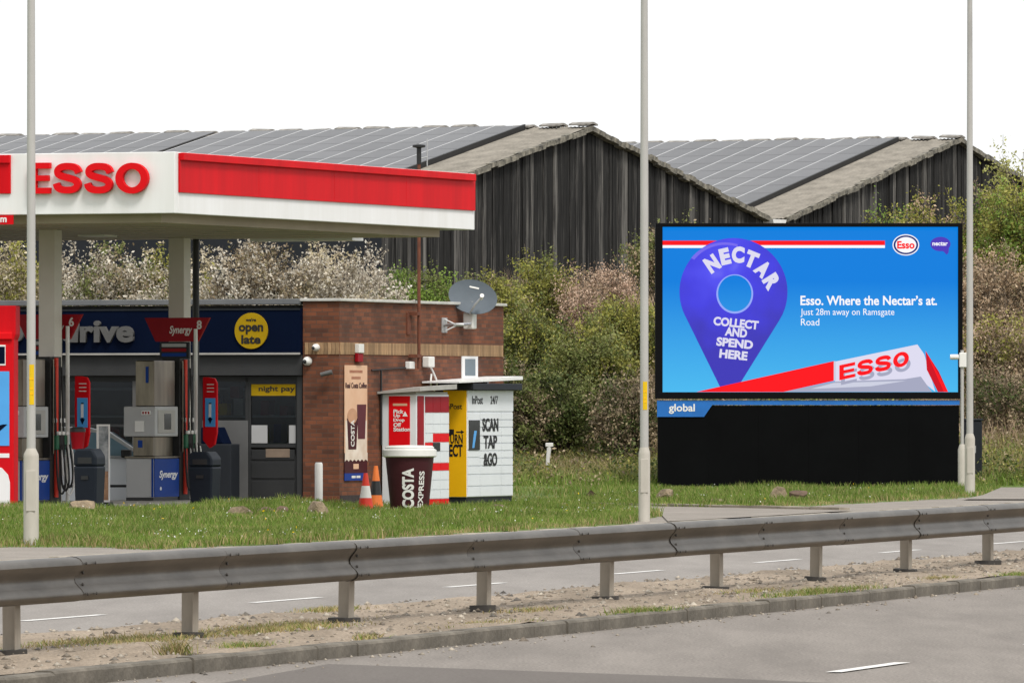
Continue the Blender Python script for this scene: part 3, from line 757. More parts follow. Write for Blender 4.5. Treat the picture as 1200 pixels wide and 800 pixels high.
# lower dark panels, blue strip and tab
MB().box(bx(771), bx(1124), .03, .55, -.12, bz(475)).build('plinth_frame', M_bezel, BB)
for i in range(6):
    a = 771 + (1124 - 771) * i / 6; b_ = 771 + (1124 - 771) * (i + 1) / 6
    MB().box(bx(a) + .001, bx(b_) - .001, .0, .03, -.05, bz(476)).build('plinth_panel', M_panelb, BB)
MB().box(bx(770), bx(1124.5), -.02, .35, bz(474.3), bz(469)).build('blue_strip', M_bblue, BB)
tab = MB().prism([(bx(770), bz(488.2)), (bx(825), bz(488.2)), (bx(834.5), bz(474.3)), (bx(770), bz(474.3))], -.02, .0).build('blue_tab', M_bblue, BB)
text('global', M_white, tab, bx(799), bz(478.8), 30.5 / sB, 11.5 / sB, y=-.024, bold=.02, depth=.004)

# ================================================================== CANOPY
CZ0, CZ1 = 4.74, 5.69; CD = 12.1; CLEN = 22.0
CN = root('filling_station_canopy', 'white and red filling station canopy with raised red letters on its fascia', 'canopy', CAN.o, -CAN.a)
MB().box(-CLEN + .1, -.1, .1, CD - .1, CZ0 + .06, CZ1 - .12).build('deck', M_soffit, CN)
ff = MB().box(-CLEN, 0, 0, .12, CZ0, CZ1).build('front_fascia', M_white, CN, bevel=.01)
sf = MB().box(-.12, .004, .122, CD - .002, CZ0, CZ1 - .002).build('side_fascia', M_white, CN, bevel=.01)
bf = MB().box(-CLEN, 0, CD, CD + .12, CZ0, CZ1).build('rear_fascia', M_white, CN, bevel=.01)
MB().box(-CLEN + .3, -.42, .42, CD - .42, CZ0 - .13, CZ0 + .06).build('soffit', M_soffit, CN)
for k in range(1, 9):
    MB().box(-CLEN + .5, -.45, .42 + k * 1.25 - .012, .42 + k * 1.25 + .012, CZ0 - .137, CZ0 - .13).build('soffit_joint', M_lgrey, CN)
for i in range(3):
    for j in range(2):
        MB().box(-5.2 - 3.2 * i, -4.7 - 3.2 * i, 3 + 4.5 * j, 3.5 + 4.5 * j, CZ0 - .165, CZ0 - .13).build('soffit_light', M_cream, CN, bevel=.01)
# red band on the front, left of the white panel
q0 = CAN.front(13, 179); q1 = CAN.front(13, 227)
MB().box(-CLEN + .4, q0.x, -.035, .0, q1.z, CZ1 - .02).build('red_band', M_red, CN, bevel=.006)
MB().box(-CLEN + .4, q0.x, -.075, -.035, CZ1 - .14, CZ1 - .02).build('red_lip', M_red, CN)
# red band along the side, in four sheets with a lip above
ya = CAN.side(208.5, 200).y; yb = CAN.side(555, 220).y; zr = CAN.side(208.5, 225.5).z
npan = 4
for i in range(npan):
    a = ya + (yb - ya) * i / npan; b_ = ya + (yb - ya) * (i + 1) / npan
    MB().box(.004, .035, a + .003, b_ - .003, zr, CZ1 - .02).build('red_panel', M_red, CN, bevel=.004)
MB().box(.035, .10, ya, CD - .05, CZ1 - .13, CZ1 - .012).build('red_lip', M_red, CN, bevel=.01)
# letters: a hidden-part wordmark behind the lamp post, plus three clear ones
for ch, a, b_ in (('E', 37, 61.5), ('S', 66, 98), ('S', 102.5, 135), ('O', 138.5, 176.5)):
    pa = CAN.front(a, 191); pb = CAN.front(b_, 227)
    z1_ = CAN.front((a + b_) / 2, 191).z; z0_ = CAN.front((a + b_) / 2, 227.2).z
    bold_letter(ch, M_redlet, CN, pa.x, pb.x, z0_, z1_, -.11, -.03, .225)
# clearance plate under the fascia
q0 = CAN.front(-14, 252.5); q1 = CAN.front(16, 263)
hp = MB().box(q0.x, q1.x, -.03, .0, q1.z, q0.z).build('clearance_plate', M_red, CN)
text('m', M_white, hp, q1.x - .16, (q0.z + q1.z) / 2, .11, .075, y=-.033, bold=.03, depth=.004)
# columns
def colm(px0, px1, Y):
    a = P(px0, 300, Y); b_ = P(px1, 300, Y); c = CAN.loc((a + b_) / 2); wdt = (px1 - px0) / (F / Y) / (math.cos(CAN.a) + math.sin(CAN.a)) / 2
    MB().box(c.x - wdt, c.x + wdt, c.y - wdt, c.y + wdt, 0.0, CZ0 - .128).build('column', M_col, CN, bevel=.012)
    return c
C1 = colm(45.5, 72.5, 124.15); C2 = colm(197.5, 223.5, 130.2)
_q = CAN.front(229.5, 300, CD - .6)
MB().tube([(_q.x, CD - .6, .0), (_q.x, CD - .6, CZ0 - .12)], .06, 10).build('downpipe', M_black, CN)
MB().box(C1.x - 6.2, C1.x - 5.85, C1.y - .17, C1.y + .17, 0.0, CZ0 - .128).build('column', M_col, CN, bevel=.012)
# white rear strip seen under the deck
ga = CAN.front(303, 274, CD + .5); gb = CAN.front(423, 272, CD + .5)
MB().box(ga.x, gb.x, CD + .125, CD + .6, CZ0 - .16, CZ0 + .25).build('rear_white_strip', M_white, CN)

# ================================================================== PUMP ISLAND, PUMPS
c6 = CAN.front(26, 590, CAN.loc(P(26, 590, 122.6)).y)
PX = 0.0
def pump_frame(px, Y): # right-near bottom corner of a pump
    p_ = P(px, 588, Y); return CAN.loc(p_)
a6 = pump_frame(26, 122.6); a8 = pump_frame(180, 127.2)
isl = root('pump_island', 'low concrete kerbed island under the two petrol pumps', 'pump island', CAN.w(a6.x, a6.y, 0), -CAN.a)
MB().box(-1.0, .75, -.9, (a8.y - a6.y) + 2.6, -.1, .195).build('island_slab', M_conc, isl, bevel=.04)
for kx in (-1.0, .75):
    MB().box(kx - .012, kx + .012, -.86, (a8.y - a6.y) + 2.56, -.1, .15).build('island_edge', M_kerb2, isl)
def hose(mb, x0, y0, ztop, zb, sag, y1, zn):
    pts = catmull([(x0, y0, ztop), (x0 + .02, y0, ztop - .6), (x0 + .05, y0 + .02, zb + .25), (x0 + .09, y0 + .08, zb), (x0 + .14, y0 + sag, zb + .12), (x0 + .13, y1, zn - .3), (x0 + .09, y1, zn)], 5)
    mb.tube(pts, .017, 6)
def pump(a, no, label):
    ang = math.radians(0)
    rt = root('petrol_pump', label, 'petrol pump', CAN.w(a.x, a.y, .195), -CAN.a, 'petrol pumps under the canopy')
    # local origin: right-near bottom corner; body extends to -x and +y
    D = 1.0
    MB().box(-.50, -.002, -.005, D, .0, .05).build('plinth', M_black, rt)
    MB().box(-.50, 0, 0, D, .05, .70).build('lower_cabinet', M_grey, rt, bevel=.012)
    bp_ = MB().box(.0, .014, .012, D - .01, .06, .695).build('blue_side_panel', M_blue, rt, bevel=.004)
    MB().box(-.035, .0, -.013, -.005, .06, .695).build('blue_edge', M_blue, rt)
    text('Synergy', M_white, bp_, .56, .42, .74, .155, face='side', x=.017, bold=.02, depth=.004, shear=.25)
    MB().lathe([(.03, 0), (.03, .004)], 14, (.014, .25, .2), 'x').build('badge', M_white, rt)
    MB().box(-.52, .03, -.02, D + .02, .70, .735).build('shelf', M_steel, rt, bevel=.006)
    MB().box(-.42, -.06, .10, D - .1, .735, 1.06).build('lower_neck', M_steel, rt, bevel=.01)
    hd = MB().box(-.56, .02, .02, D - .06, 1.06, 1.56).build('display_head', M_grey, rt, bevel=.02)
    MB().box(-.34, -.18, -.004, .02, 1.14, 1.32).build('notice', M_cream, hd)
    MB().box(-.22, -.06, -.003, .02, 1.42, 1.49).build('hazard_label', M_cream, hd)
    for q in range(3):
        MB().box(-.205 + q * .05, -.175 + q * .05, -.006, -.002, 1.435, 1.475).build('hazard_mark', M_dred, hd)
    MB().box(.018, .032, .12, .80, 1.12, 1.5).build('screen_bezel', M_lgrey, hd, bevel=.004)
    MB().box(.030, .038, .36, .62, 1.18, 1.44).build('screen', M_dglass, hd)
    MB().box(-.36, -.02, .06, D - .1, 1.56, 2.32).build('stainless_head', M_steel, rt, bevel=.015)
    MB().box(-.17, -.12, .052, .06, 1.95, 2.22).build('blue_label', M_blue, rt)
    MB().box(-.33, -.25, .094, .10, .88, 1.0).build('blue_label', M_blue, rt)
    # hose mast at the far end
    MB().box(-.30, .02, D + .0, D + .42, .0, 2.36).build('hose_mast', M_rubber, rt, bevel=.01)
    MB().tube([(.05, D + .16, .1), (.05, D + .16, 2.34)], .035, 8).build('red_strip', M_cone, rt)
    MB().tube([(.05, D + .05, .8), (.05, D + .05, 2.32)], .014, 6).build('chrome_strip', M_steel, rt)
    hs = MB()
    for i, yy in enumerate((.08, .22, .36)):
        hose(hs, .05, D + yy, 2.2, .16 + .05 * i, .12, D + yy + .12, .95)
    hs.build('hose', M_rubber, rt, smooth=True)
    h2 = MB(); hose(h2, .075, D + .30, 1.15, .14, .16, D + .50, .9); h2.build('hose', M_cream, rt, smooth=True)
    for i, (yy, mt) in enumerate(((.12, M_green), (.27, M_rubber), (.42, M_green))):
        nz = MB().box(.02, .11, D + yy - .05, D + yy + .05, .86, 1.10).build('nozzle', mt, rt, bevel=.02)
        MB().box(.05, .13, D + yy - .02, D + yy + .06, 1.10, 1.16).build('nozzle_spout', M_cream, nz, bevel=.01)
        MB().box(.02, .075, D + yy - .04, D + yy + .04, 1.30, 1.37).build('nozzle_badge', M_cream, rt)
    # thin white number pole with red sign and red advert flag
    MB().tube([(-.06, D + .82, -.02), (-.06, D + .82, 2.86)], .032, 8).build('sign_pole', M_cream, rt)
    SX = -.10; SY = D + .90
    sg = MB().prism([(-.74 + SX, 2.65), (.04 + SX, 2.65), (.26 + SX, 3.05), (-.94 + SX, 3.05)], SY, SY + .06).build('pump_sign', M_dred, rt)
    text('Synergy', M_cream, sg, -.27 + SX, 2.83, .42, .17, y=SY - .002, bold=.02, shear=.25)
    text(str(no), M_cream, sg, .07 + SX, 2.93, .09, .15, y=SY - .002, bold=.03)
    pn = MB().box(-.66 + SX, -.12 + SX, SY, SY + .06, 2.36, 2.645).build('price_panel', M_anthr, rt)
    for i, m_ in enumerate((M_blue, M_dred, M_grey)): MB().box(-.62 + SX, -.17 + SX, SY - .008, SY, 2.40 + i * .08, 2.455 + i * .08).build('price_line', m_, pn)
    k = [(.14, 1.0), (.26, .86), (.36, .92), (.40, 1.12), (.40, 1.95), (.36, 2.03), (.25, 2.05), (.14, 2.05)]
    fl = MB().prism(k, D + .66, D + .72).build('advert_flag', M_red, rt, bevel=.012)
    MB().box(.19, .375, D + .65, D + .66, 1.22, 1.70).build('blue_panel', M_lblue, fl)
    MB().prism([(.24, 1.36), (.285, 1.27), (.33, 1.36), (.305, 1.36), (.305, 1.62), (.265, 1.62), (.265, 1.36)], D + .642, D + .65).build('down_arrow', M_navy, fl)
    MB().box(.262, .308, D + .637, D + .642, 1.38, 1.60).build('pale_print', M_lwhite, fl)
    for i in range(3): MB().box(.22, .35, D + .655, D + .66, 1.80 + .06 * i, 1.815 + .06 * i).build('print_line', M_cream, fl)
pump(a6, 6, 'stainless and blue petrol pump with red number 6 sign, nearer the left edge')
pump(a8, 8, 'stainless and blue petrol pump with red number 8 sign, nearer the brick corner')

# red kiosk pylon at left edge
py = P(18.3, 592, 120.5); f_ = Frame(py.x, py.y, 8, 0.0); zg = forez(py.x, py.y); s = F / 120.5
rt = root('red_pylon', 'tall red advertising pylon with blue arrow panel, cut by the left edge', 'pylon', (py.x, py.y, zg), -math.radians(8))
def zz(y): return HC + (YH - y) / s - zg
MB().prism([(-1.5, zz(592) - .1), (-.03, zz(592) - .1), (-.03, zz(398)), (.0, zz(392)), (.0, zz(358)), (-1.5, zz(358))], .0, .35).build('case', M_red, rt, bevel=.015)
MB().box(-1.3, -.045, -.05, .0, zz(398), zz(389)).build('visor', M_redlet, rt, bevel=.02)
MB().box(-1.3, -.16, -.012, .0, zz(428), zz(404)).build('logo_panel', M_white, rt)
MB().box(-1.3, -.17, -.018, -.012, zz(426), zz(406)).build('logo_field', M_navy, rt)
bl = MB().box(-1.3, -.10, -.012, .0, zz(522), zz(435)).build('blue_panel', M_lblue, rt)
MB().prism([(-.66, zz(506)), (-.20 - .4, zz(506)), (-.20, zz(497)), (-.13, zz(497)), (-.42, zz(516)), (-.7, zz(516))], -.018, -.012).build('arrow', M_navy, bl)
MB().prism([(-1.3, zz(590)), (-.09, zz(590)), (-.09, zz(565)), (-.12, zz(556)), (-.22, zz(548)), (-.4, zz(545)), (-1.3, zz(545))], -.012, .0).build('white_arch', M_white, rt)
MB().box(-.42, -.10, -.008, .0, zz(536), zz(531)).build('white_print', M_white, rt)

# ---- forecourt bins
def litter_bin(px, py_, Y, hpx, wpx, label):
    p_ = P(px, py_, Y); s = F / Y; h = hpx / s; w_ = wpx / s / 2; zg = min(p_.z, .2)
    rt = root('litter_bin', label, 'bin', (p_.x, p_.y, p_.z), -CAN.a, 'forecourt bins')
    MB().add([(-w_ * .88, -w_ * .8, 0), (w_ * .88, -w_ * .8, 0), (w_ * .88, w_ * .8, 0), (-w_ * .88, w_ * .8, 0), (-w_, -w_ * .9, h * .72), (w_, -w_ * .9, h * .72), (w_, w_ * .9, h * .72), (-w_, w_ * .9, h * .72)],
             [(0, 3, 2, 1), (4, 5, 6, 7), (0, 1, 5, 4), (1, 2, 6, 5), (2, 3, 7, 6), (3, 0, 4, 7)]).build('body', M_bin, rt, bevel=.03)
    hdp = [(-w_ * 1.0, h * .72), (w_ * 1.0, h * .72), (w_ * .98, h * .88), (w_ * .6, h), (-w_ * .75, h), (-w_ * 1.0, h * .93)]
    MB().prism(hdp, -w_ * .9, w_ * .9).build('hood', M_bin, rt, bevel=.03)
    MB().box(-w_ * .6, w_ * .6, -w_ * .93, -w_ * .86, h * .76, h * .86).build('slot', M_black, rt)
    MB().box(-w_ * .3, w_ * .3, -w_ * .94, -w_ * .84, h * .5, h * .56).build('lock_plate', M_black, rt)
    return rt
litter_bin(105, 597.5, 119.3, 72, 30, 'dark navy hooded bin beside pump 6 near the rock')
litter_bin(240, 591, 124.6, 62, 31, 'dark hooded bin in front of the grey shopfront panel, right of pump 8')
# dark freestanding bin/unit with hood by the shop door
p_ = BLD.w(BLD.front(254, 590, -.55).x, -.55, 0); s = F / p_.y
rt = root('squat_bin', 'dark hooded waste unit standing against the grey shopfront panel', 'bin', (p_.x, p_.y, forez(p_.x, p_.y)), -CAN.a)
MB().box(-.32, .30, -.05, .35, 0, 1.22).build('body', M_anthr, rt, bevel=.02)
MB().prism([(-.30, 1.22), (.16, 1.22), (.02, 1.52), (-.30, 1.52)], -.04, .33).build('hood', M_navy, rt, bevel=.02)
MB().box(-.25, .0, -.055, -.03, 1.3, 1.45).build('flap', M_black, rt)
# poster stand by the car
p_ = P(121, 592, 123.5); s = F / p_.y; zg = forez(p_.x, p_.y)
rt = root('poster_stand', 'narrow white framed poster stand between the bin and pump 8', 'poster stand', (p_.x, p_.y, zg), -math.radians(6))
h0, h1, wd = (592 - 588) / s, (592 - 497) / s + .0, 15.5 / s / 2
zb = p_.z - zg
for (a, b_, c_, d_) in ((-wd, -wd + .035, h0, h1), (wd - .02, wd, h0, h1), (-wd + .036, wd - .021, h1 - .03, h1), (-wd + .036, wd - .021, h0, h0 + .03)):
    MB().box(a, b_, -.02, .02, zb + c_, zb + d_).build('frame', M_cream, rt)
MB().box(-wd - .03, wd + .03, -.18, .18, -.02, zb + h0).build('foot', M_anthr, rt)
MB().box(-wd + .036, wd - .021, -.008, .008, zb + .55, zb + h1 - .031).build('upper_picture', pm('poster dark', (.13, .15, .16), (.42, .44, .44), 7, .4), rt)
MB().box(-wd + .036, wd - .021, -.008, .008, zb + h0 + .031, zb + .55).build('lower_picture', pm('poster brown', (.52, .30, .16), (.20, .10, .06), 6, .4), rt)
# red windscreen-wash bucket unit
p_ = P(91, 590, 121.5); zg = forez(p_.x, p_.y); s = F / p_.y
rt = root('wash_unit', 'small red and black bucket unit behind the bin by pump 6', 'wash unit', (p_.x, p_.y, .195), -CAN.a)
zc = HC + (YH - 526) / s - .195
MB().tube([(0, 0, 0), (0, 0, zc)], .04, 10).build('post', M_black, rt)
MB().lathe([(.09, 0), (.12, .26), (.125, .27)], 16, (0, 0, zc)).build('bucket', M_dred, rt, smooth=True)
MB().lathe([(.127, .0), (.127, .05), (.08, .08)], 16, (0, 0, zc + .27)).build('lid', M_black, rt, smooth=True)

# ================================================================== CAR
def car():
    Y = 131.5; p_ = P(138, 595, Y); zg = forez(p_.x, p_.y)
    rt = root('parked_car', 'silver hatchback parked side-on behind the pumps, facing right', 'car', (p_.x, p_.y, zg), math.radians(5))
    # local x: forward = +x ; mirror near x=0 ; length -2.55..1.55
    W = .86
    def side(pts, taper, name, mat, y0, y1, bevel=.03):
        n = len(pts); V = []; Fc = []
        for sgn in (y0, y1):
            for (x, z, k) in pts: V.append((x, sgn * (1 - taper * k) if isinstance(sgn, float) else sgn, z))
        Fc = [tuple(range(n)), tuple(range(2 * n - 1, n - 1, -1))] + [(i, i + n, (i + 1) % n + n, (i + 1) % n) for i in range(n)]
        return MB().add(V, Fc).build(name, mat, rt, bevel=bevel, smooth=True)
    lower = [(-2.55, .42, 0), (-2.52, .28, .3), (-2.30, .22, .3), (-2.16, .22, .3), (-2.12, .42, .0), (-1.98, .58, .0), (-1.78, .64, .0), (-1.58, .58, .0), (-1.44, .42, .0), (-1.40, .22, .3), (.40, .22, .3), (.44, .42, 0), (.58, .58, 0), (.78, .64, 0), (.98, .58, 0), (1.12, .42, 0), (1.16, .22, .3),
             (1.48, .24, .5), (1.58, .45, .6), (1.54, .66, .6), (1.20, .84, .5), (.55, .96, .4), (.3, .98, .3), (-2.40, 1.02, .3), (-2.52, .90, .3)]
    side(lower, .25, 'body', M_car, -W, W)
    gh = [(.52, .965, 0), (-.15, 1.42, 1), (-.55, 1.50, 1.1), (-1.5, 1.50, 1.1), (-2.1, 1.42, 1), (-2.42, 1.02, 0)]
    side(gh, .17, 'cabin', M_car, -W + .06, W - .06)
    def win(pts, name):
        V = []
        for (x, z) in pts:
            k = (z - .98) / .5; V.append((x, -(W - .06) * (1 - .17 * k) - .012, z))
        n = len(V); V += [(a, b + .01, c) for a, b, c in V]
        return MB().add(V, [tuple(range(n)), tuple(range(2 * n - 1, n - 1, -1))] + [(i, i + n, (i + 1) % n + n, (i + 1) % n) for i in range(n)]).build(name, M_dglass2, rt)
    win([(.36, 1.0), (-.62, 1.03), (-.62, 1.43), (-.24, 1.38)], 'front_side_window')
    win([(-.70, 1.03), (-1.62, 1.04), (-1.62, 1.43), (-.70, 1.44)], 'rear_side_window')
    win([(-1.70, 1.05), (-2.16, 1.08), (-2.0, 1.36), (-1.70, 1.42)], 'quarter_window')
    def screen(a, b_, nm):   # glass lying on the sloping front or rear of the cabin
        V = []
        for (x, z) in (a, b_):
            k = (z - .98) / .5; hw = (W - .12) * (1 - .17 * k)
            V += [(x, -hw, z), (x, hw, z)]
        MB().add([V[0], V[1], V[3], V[2]] + [(p[0], p[1], p[2] - .012) for p in (V[0], V[1], V[3], V[2])], [(0, 1, 2, 3), (7, 6, 5, 4), (0, 4, 5, 1), (1, 5, 6, 2), (2, 6, 7, 3), (3, 7, 4, 0)]).build(nm, M_dglass2, rt)
    screen((.50, 1.01), (-.10, 1.415), 'windscreen'); screen((-2.42, 1.10), (-2.14, 1.42), 'rear_window')
    m = MB().box(.02, .20, -W - .17, -W - .0, .98, 1.12).build('wing_mirror', M_black, rt, bevel=.03)
    for x in (-.60, -1.66): MB().box(x - .004, x + .004, -W - .004, -W + .02, .40, .98).build('door_seam', M_black, rt)
    for x in (-.52, -1.5): MB().box(x, x + .17, -W - .025, -W + .0, .84, .875).build('door_handle', M_black, rt, bevel=.008)
    MB().box(-1.35, .42, -W - .012, -W + .02, .46, .52).build('side_moulding', M_black, rt, bevel=.006)
    for x in (-1.78, .78):
        for sy in (-1, 1):
            wh = MB().lathe([(.19, -.10), (.29, -.10), (.315, -.07), (.315, .07), (.29, .10), (.19, .10)], 28, (x, sy * (W - .10), .315), 'y').build('wheel', M_tyre, rt, smooth=True)
            MB().lathe([(.19, -.02), (.19, .075), (.14, .06), (.06, .085), (.02, .085)], 20, (x, sy * (W - .10), .315), 'y').build('rim', M_zinc, wh, smooth=True)
    MB().box(1.44, 1.57, -.70, -.44, .60, .74).build('headlight', M_cream, rt, bevel=.03)
    MB().box(-2.56, -2.48, -.78, -.62, .72, .98).build('tail_light', M_dred, rt, bevel=.02)
M_dglass2 = glassmat('car glass sky tint', (.16, .26, .33), .04)  # light blue base stands in for sky reflected in the windows
car()

# ================================================================== SHOP
SH = root('shop_building', 'flat-roofed red brick shop with navy fascia sign and grey shopfront beneath the canopy', 'shop', BLD.o, -BLD.a)
Bf, Bs = BLD.front, BLD.side
ZT = Bf(398, 353).z; ZTP = Bf(398, 349.5).z
LB = Bs(590, 400).y
ybz0, ybz1 = Bf(380, 415).z, Bf(380, 401).z      # soldier band
xs0 = Bf(355, 400).x                              # shopfront's right end
# brick volumes: corner pier + side wall
MB().box(xs0, 0, 0, LB, -.2, ZT).build('wall', M_brick, SH)
MB().box(-16, xs0 - .002, 2.6, LB, -.2, ZT - .05).build('rear_wall', M_brick, SH)
MB().box(-16, xs0 - .002, .2, 2.598, ZT - .30, ZT - .06).build('flat_roof', M_felt, SH)
for (a, b_, c_, d_) in ((xs0 - .04, .06, -.06, .30), (-.30, .06, .302, LB + .05)):
    MB().box(a, b_, c_, d_, ZT + .002, ZTP).build('coping', M_coping, SH, bevel=.01)
MB().box(-16, xs0 - .042, .0, .3, ZT - .05, ZT + .05).build('coping', pm('grey flashing', (.16, .165, .17), None, 2, .6), SH, bevel=.01)
# buff soldier bricks proud of the wall
me = None
nS = int(LB / .0755)
for i in range(nS):
    if me is None: o = MB().box(-.01, .014, 0, .068, ybz0, ybz1).build('brick', M_buff, SH); me = o.data
    else: o = bpy.data.objects.new('brick', me); COL.objects.link(o); o.parent = SH
    o.location = (random.uniform(-.002, .002), .015 + i * .0755, 0)
me = None
for i in range(int(-xs0 / .0755)):
    if me is None: o = MB().box(-.068, 0, -.014, .01, ybz0, ybz1).build('brick', M_buff, SH); me = o.data
    else: o = bpy.data.objects.new('brick', me); COL.objects.link(o); o.parent = SH
    o.location = (-.002 - i * .0755, random.uniform(-.002, .002), 0)
# fascia sign
zs0, zs1 = Bf(300, 415.5).z, Bf(300, 361.5).z
fs = MB().box(-15.9, xs0 - .01, -.10, .19, zs0, zs1).build('fascia_sign', M_navy, SH, bevel=.01)
MB().box(-15.9, xs0 - .01, -.115, -.10, zs0, zs0 + .035).build('sign_trim', M_lgrey, fs)
MB().box(-15.9, xs0 - .01, -.115, -.10, zs1 - .03, zs1).build('sign_trim', M_anthr, fs)
cc = Bf(294.5, 387.5, -.12); rr = .325
dsc = MB().lathe([(rr, 0), (rr, .03)], 40, (cc.x, -.102, cc.z), 'y').build('round_sign', M_shopyel_shaded, fs)
for (t_, y_, w_, h_) in (("we're", 374.5, .20, .06), ('open', 386, .48, .17), ('late', 397.5, .38, .16)):
    q = Bf(294.5, y_, -.12); text(t_, M_ink, dsc, q.x, q.z, w_, h_, y=-.136, bold=.03, depth=.006)
for (t_, a, b_, y0, y1) in (('pop', -22, 29, 379.5, 409), ('&', 36, 68, 377, 401), ('drive', 73, 157.5, 374, 401.5)):
    qa, qb = Bf(a, y1, -.12), Bf(b_, y0, -.12); text(t_, M_signgrey, fs, (qa.x + qb.x) / 2, (qa.z + qb.z) / 2, qb.x - qa.x, qb.z - qa.z, y=-.14, bold=.035, depth=.07)
# shutter box
zq0, zq1 = Bf(300, 440).z, zs0 - .004
MB().box(-15.9, xs0 - .012, -.02, .19, zq0, zq1).build('shutter_box', M_shut, SH, bevel=.01)
# shopfront: door, window, panels; all in plane y=.10
yf = .10
def fx(px): return Bf(px, 500, yf).x
def fz(py): return Bf(300, py, yf).z
zgr = fz(594)
def rect(name, a, b_, c_, d_, mat, y0=yf, y1=yf + .06, par=SH, bevel=0): return MB().box(fx(a), fx(b_), y0, y1, fz(d_), fz(c_)).build(name, mat, par, bevel=bevel)
rect('frame', 349.3, 355.5, 440.5, 596, M_shut, yf - .05, yf + .08)
door = rect('door', 291, 349, 533, 594, M_dgrey, yf, yf + .05)
for (a, b_, c_, d_) in ((291, 294, 447, 533), (346.5, 349, 447, 533), (294, 346.5, 447, 450), (294, 346.5, 520, 524)):
    rect('door_frame', a, b_, c_, d_, M_dgrey, yf, yf + .05, door)
for (c_, d_) in ((526, 538), (541, 560), (563, 588)): rect('door_panel', 295, 345.5, c_ + .5, d_, M_dgrey, yf - .014, yf, door, .004)
rect('pane', 294, 346.5, 450, 520, M_glass, yf + .02, yf + .026, door)
rect('letter_plate', 312, 340, 525.5, 535.5, pm('brass plate', (.32, .24, .18), None, 6, .4, metal=.5), yf - .022, yf - .015, door)
yb_ = rect('yellow_banner', 294.3, 346, 449.5, 463.5, M_shopyel_shaded, yf + .006, yf + .016, door)
q0, q1 = Bf(303, 460, yf), Bf(345.5, 452, yf); text('night pay', M_ink, yb_, (q0.x + q1.x) / 2, (q0.z + q1.z) / 2, q1.x - q0.x, q1.z - q0.z, y=yf + .004, bold=.02, depth=.004)
rect('notice', 294.5, 313, 498, 519, M_grey, yf + .008, yf + .018, door)
rect('notice', 338.5, 346.2, 498, 519, M_grey, yf + .008, yf + .018, door)
# panels left of the door
rect('kick_panel', 237, 290.5, 492.5, 590, M_shopgrey_shaded, yf, yf + .06, SH, .006)
rect('pane', 237, 287.5, 447, 492, M_glass, yf + .03, yf + .036)
rect('mullion', 287.6, 290.8, 441, 492, M_dgrey, yf, yf + .07)
rect('head_rail', 60, 349, 441, 447, M_dgrey, yf, yf + .07)
rect('mullion', 232, 236.9, 447.2, 590, M_dgrey, yf, yf + .07)
rect('mullion', 155.5, 171, 446, 590, M_signgrey, yf - .01, yf + .07)
rect('pane', 171.2, 231.8, 447.2, 540, M_glass, yf + .03, yf + .036)
rect('kick_panel', 171.2, 231.8, 541, 590, M_dgrey, yf, yf + .06)
rect('pane', 76, 155.3, 447.2, 540, M_glass, yf + .03, yf + .036)
rect('transom', 76, 155.3, 497, 500, M_dgrey, yf - .002, yf + .06)
rect('kick_panel', 76, 155.3, 541, 590, M_dgrey, yf, yf + .06)
rect('mullion', 70, 75.8, 447.2, 590, M_dgrey, yf, yf + .07)
rect('pane', -80, 69.8, 447.2, 590, M_glass, yf + .03, yf + .036)
MB().box(-16, xs0 - .01, -.05, .30, -.25, zgr).build('plinth', M_conc, SH)
# dim interior: back wall and floor so that panes show depth
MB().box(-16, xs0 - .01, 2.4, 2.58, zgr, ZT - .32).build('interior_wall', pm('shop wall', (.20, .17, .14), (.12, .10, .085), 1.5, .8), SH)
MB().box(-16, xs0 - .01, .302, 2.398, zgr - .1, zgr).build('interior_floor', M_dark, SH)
# brick side window
q0, q1 = Bs(540.5, 443), Bs(559, 417.5)
MB().box(-.03, .02, q0.y, q1.y, q0.z, q1.z).build('window', M_white, SH)
MB().box(.02, .026, q0.y + .14, q1.y - .14, q0.z + .05, q1.z - .05).build('window_pane', glassmat('window glass', (.10, .14, .17), .1), SH)
MB().box(.0, .07, q0.y - .05, q1.y + .05, q0.z - .05, q0.z).build('sill', M_coping, SH)
# damp-stained plinth course, downpipe
MB().box(-.01, .012, .02, LB - .02, -.2, .30).build('engineering_brick_course', pm('blue brick', (.045, .035, .035), (.03, .022, .022), 7, .8), SH)
dp = Bs(455, 420); MB().tube([(.05, dp.y - .45, 1.2), (.05, dp.y - .45, ybz0 - .28)], .02, 8).build('conduit', M_black, SH)

# shop goods behind the glass (each its own thing)
for i, (px_, py_, cl_, lb) in enumerate(((262, 480, M_yelsign, 'yellow box on the shelf behind the shop window'), (276, 460, M_dred, 'red hanging card behind the shop window'), (250, 470, M_grey, 'grey crate seen through the shop window by the pump flag'))):
    q = Bf(px_, py_, .8); o = MB().box(q.x - .09, q.x + .09, .75, .95, q.z - .1, q.z + .12).build('shop_goods', cl_, None, bevel=.01)
    o.location = BLD.o; o.rotation_euler = (0, 0, -BLD.a); tag(o, lb, 'goods')
rk = root('display_shelf', 'dark display shelving inside the shop, seen through the window', 'shelf', BLD.o, -BLD.a)
for zz_ in (.2, .7, 1.2, 1.7, 2.2):
    MB().box(-8, xs0 - .3, 1.2, 1.6, zz_, zz_ + .04).build('shelf_board', M_grey, rk)
for i in range(60):
    x_ = random.uniform(-8, xs0 - .4); z_ = random.choice((.24, .74, 1.24, 1.74)); hh = random.uniform(.15, .36)
    MB().box(x_, x_ + random.uniform(.08, .22), 1.22, 1.5, z_, z_ + hh).build('shelf_item', random.choice((M_dred, M_yelsign, M_blue, M_cream, M_maroon, M_grey)), rk)

# ---- things fixed to the brick walls
def hung(name, label, cat): return root(name, label, cat, BLD.o, -BLD.a)
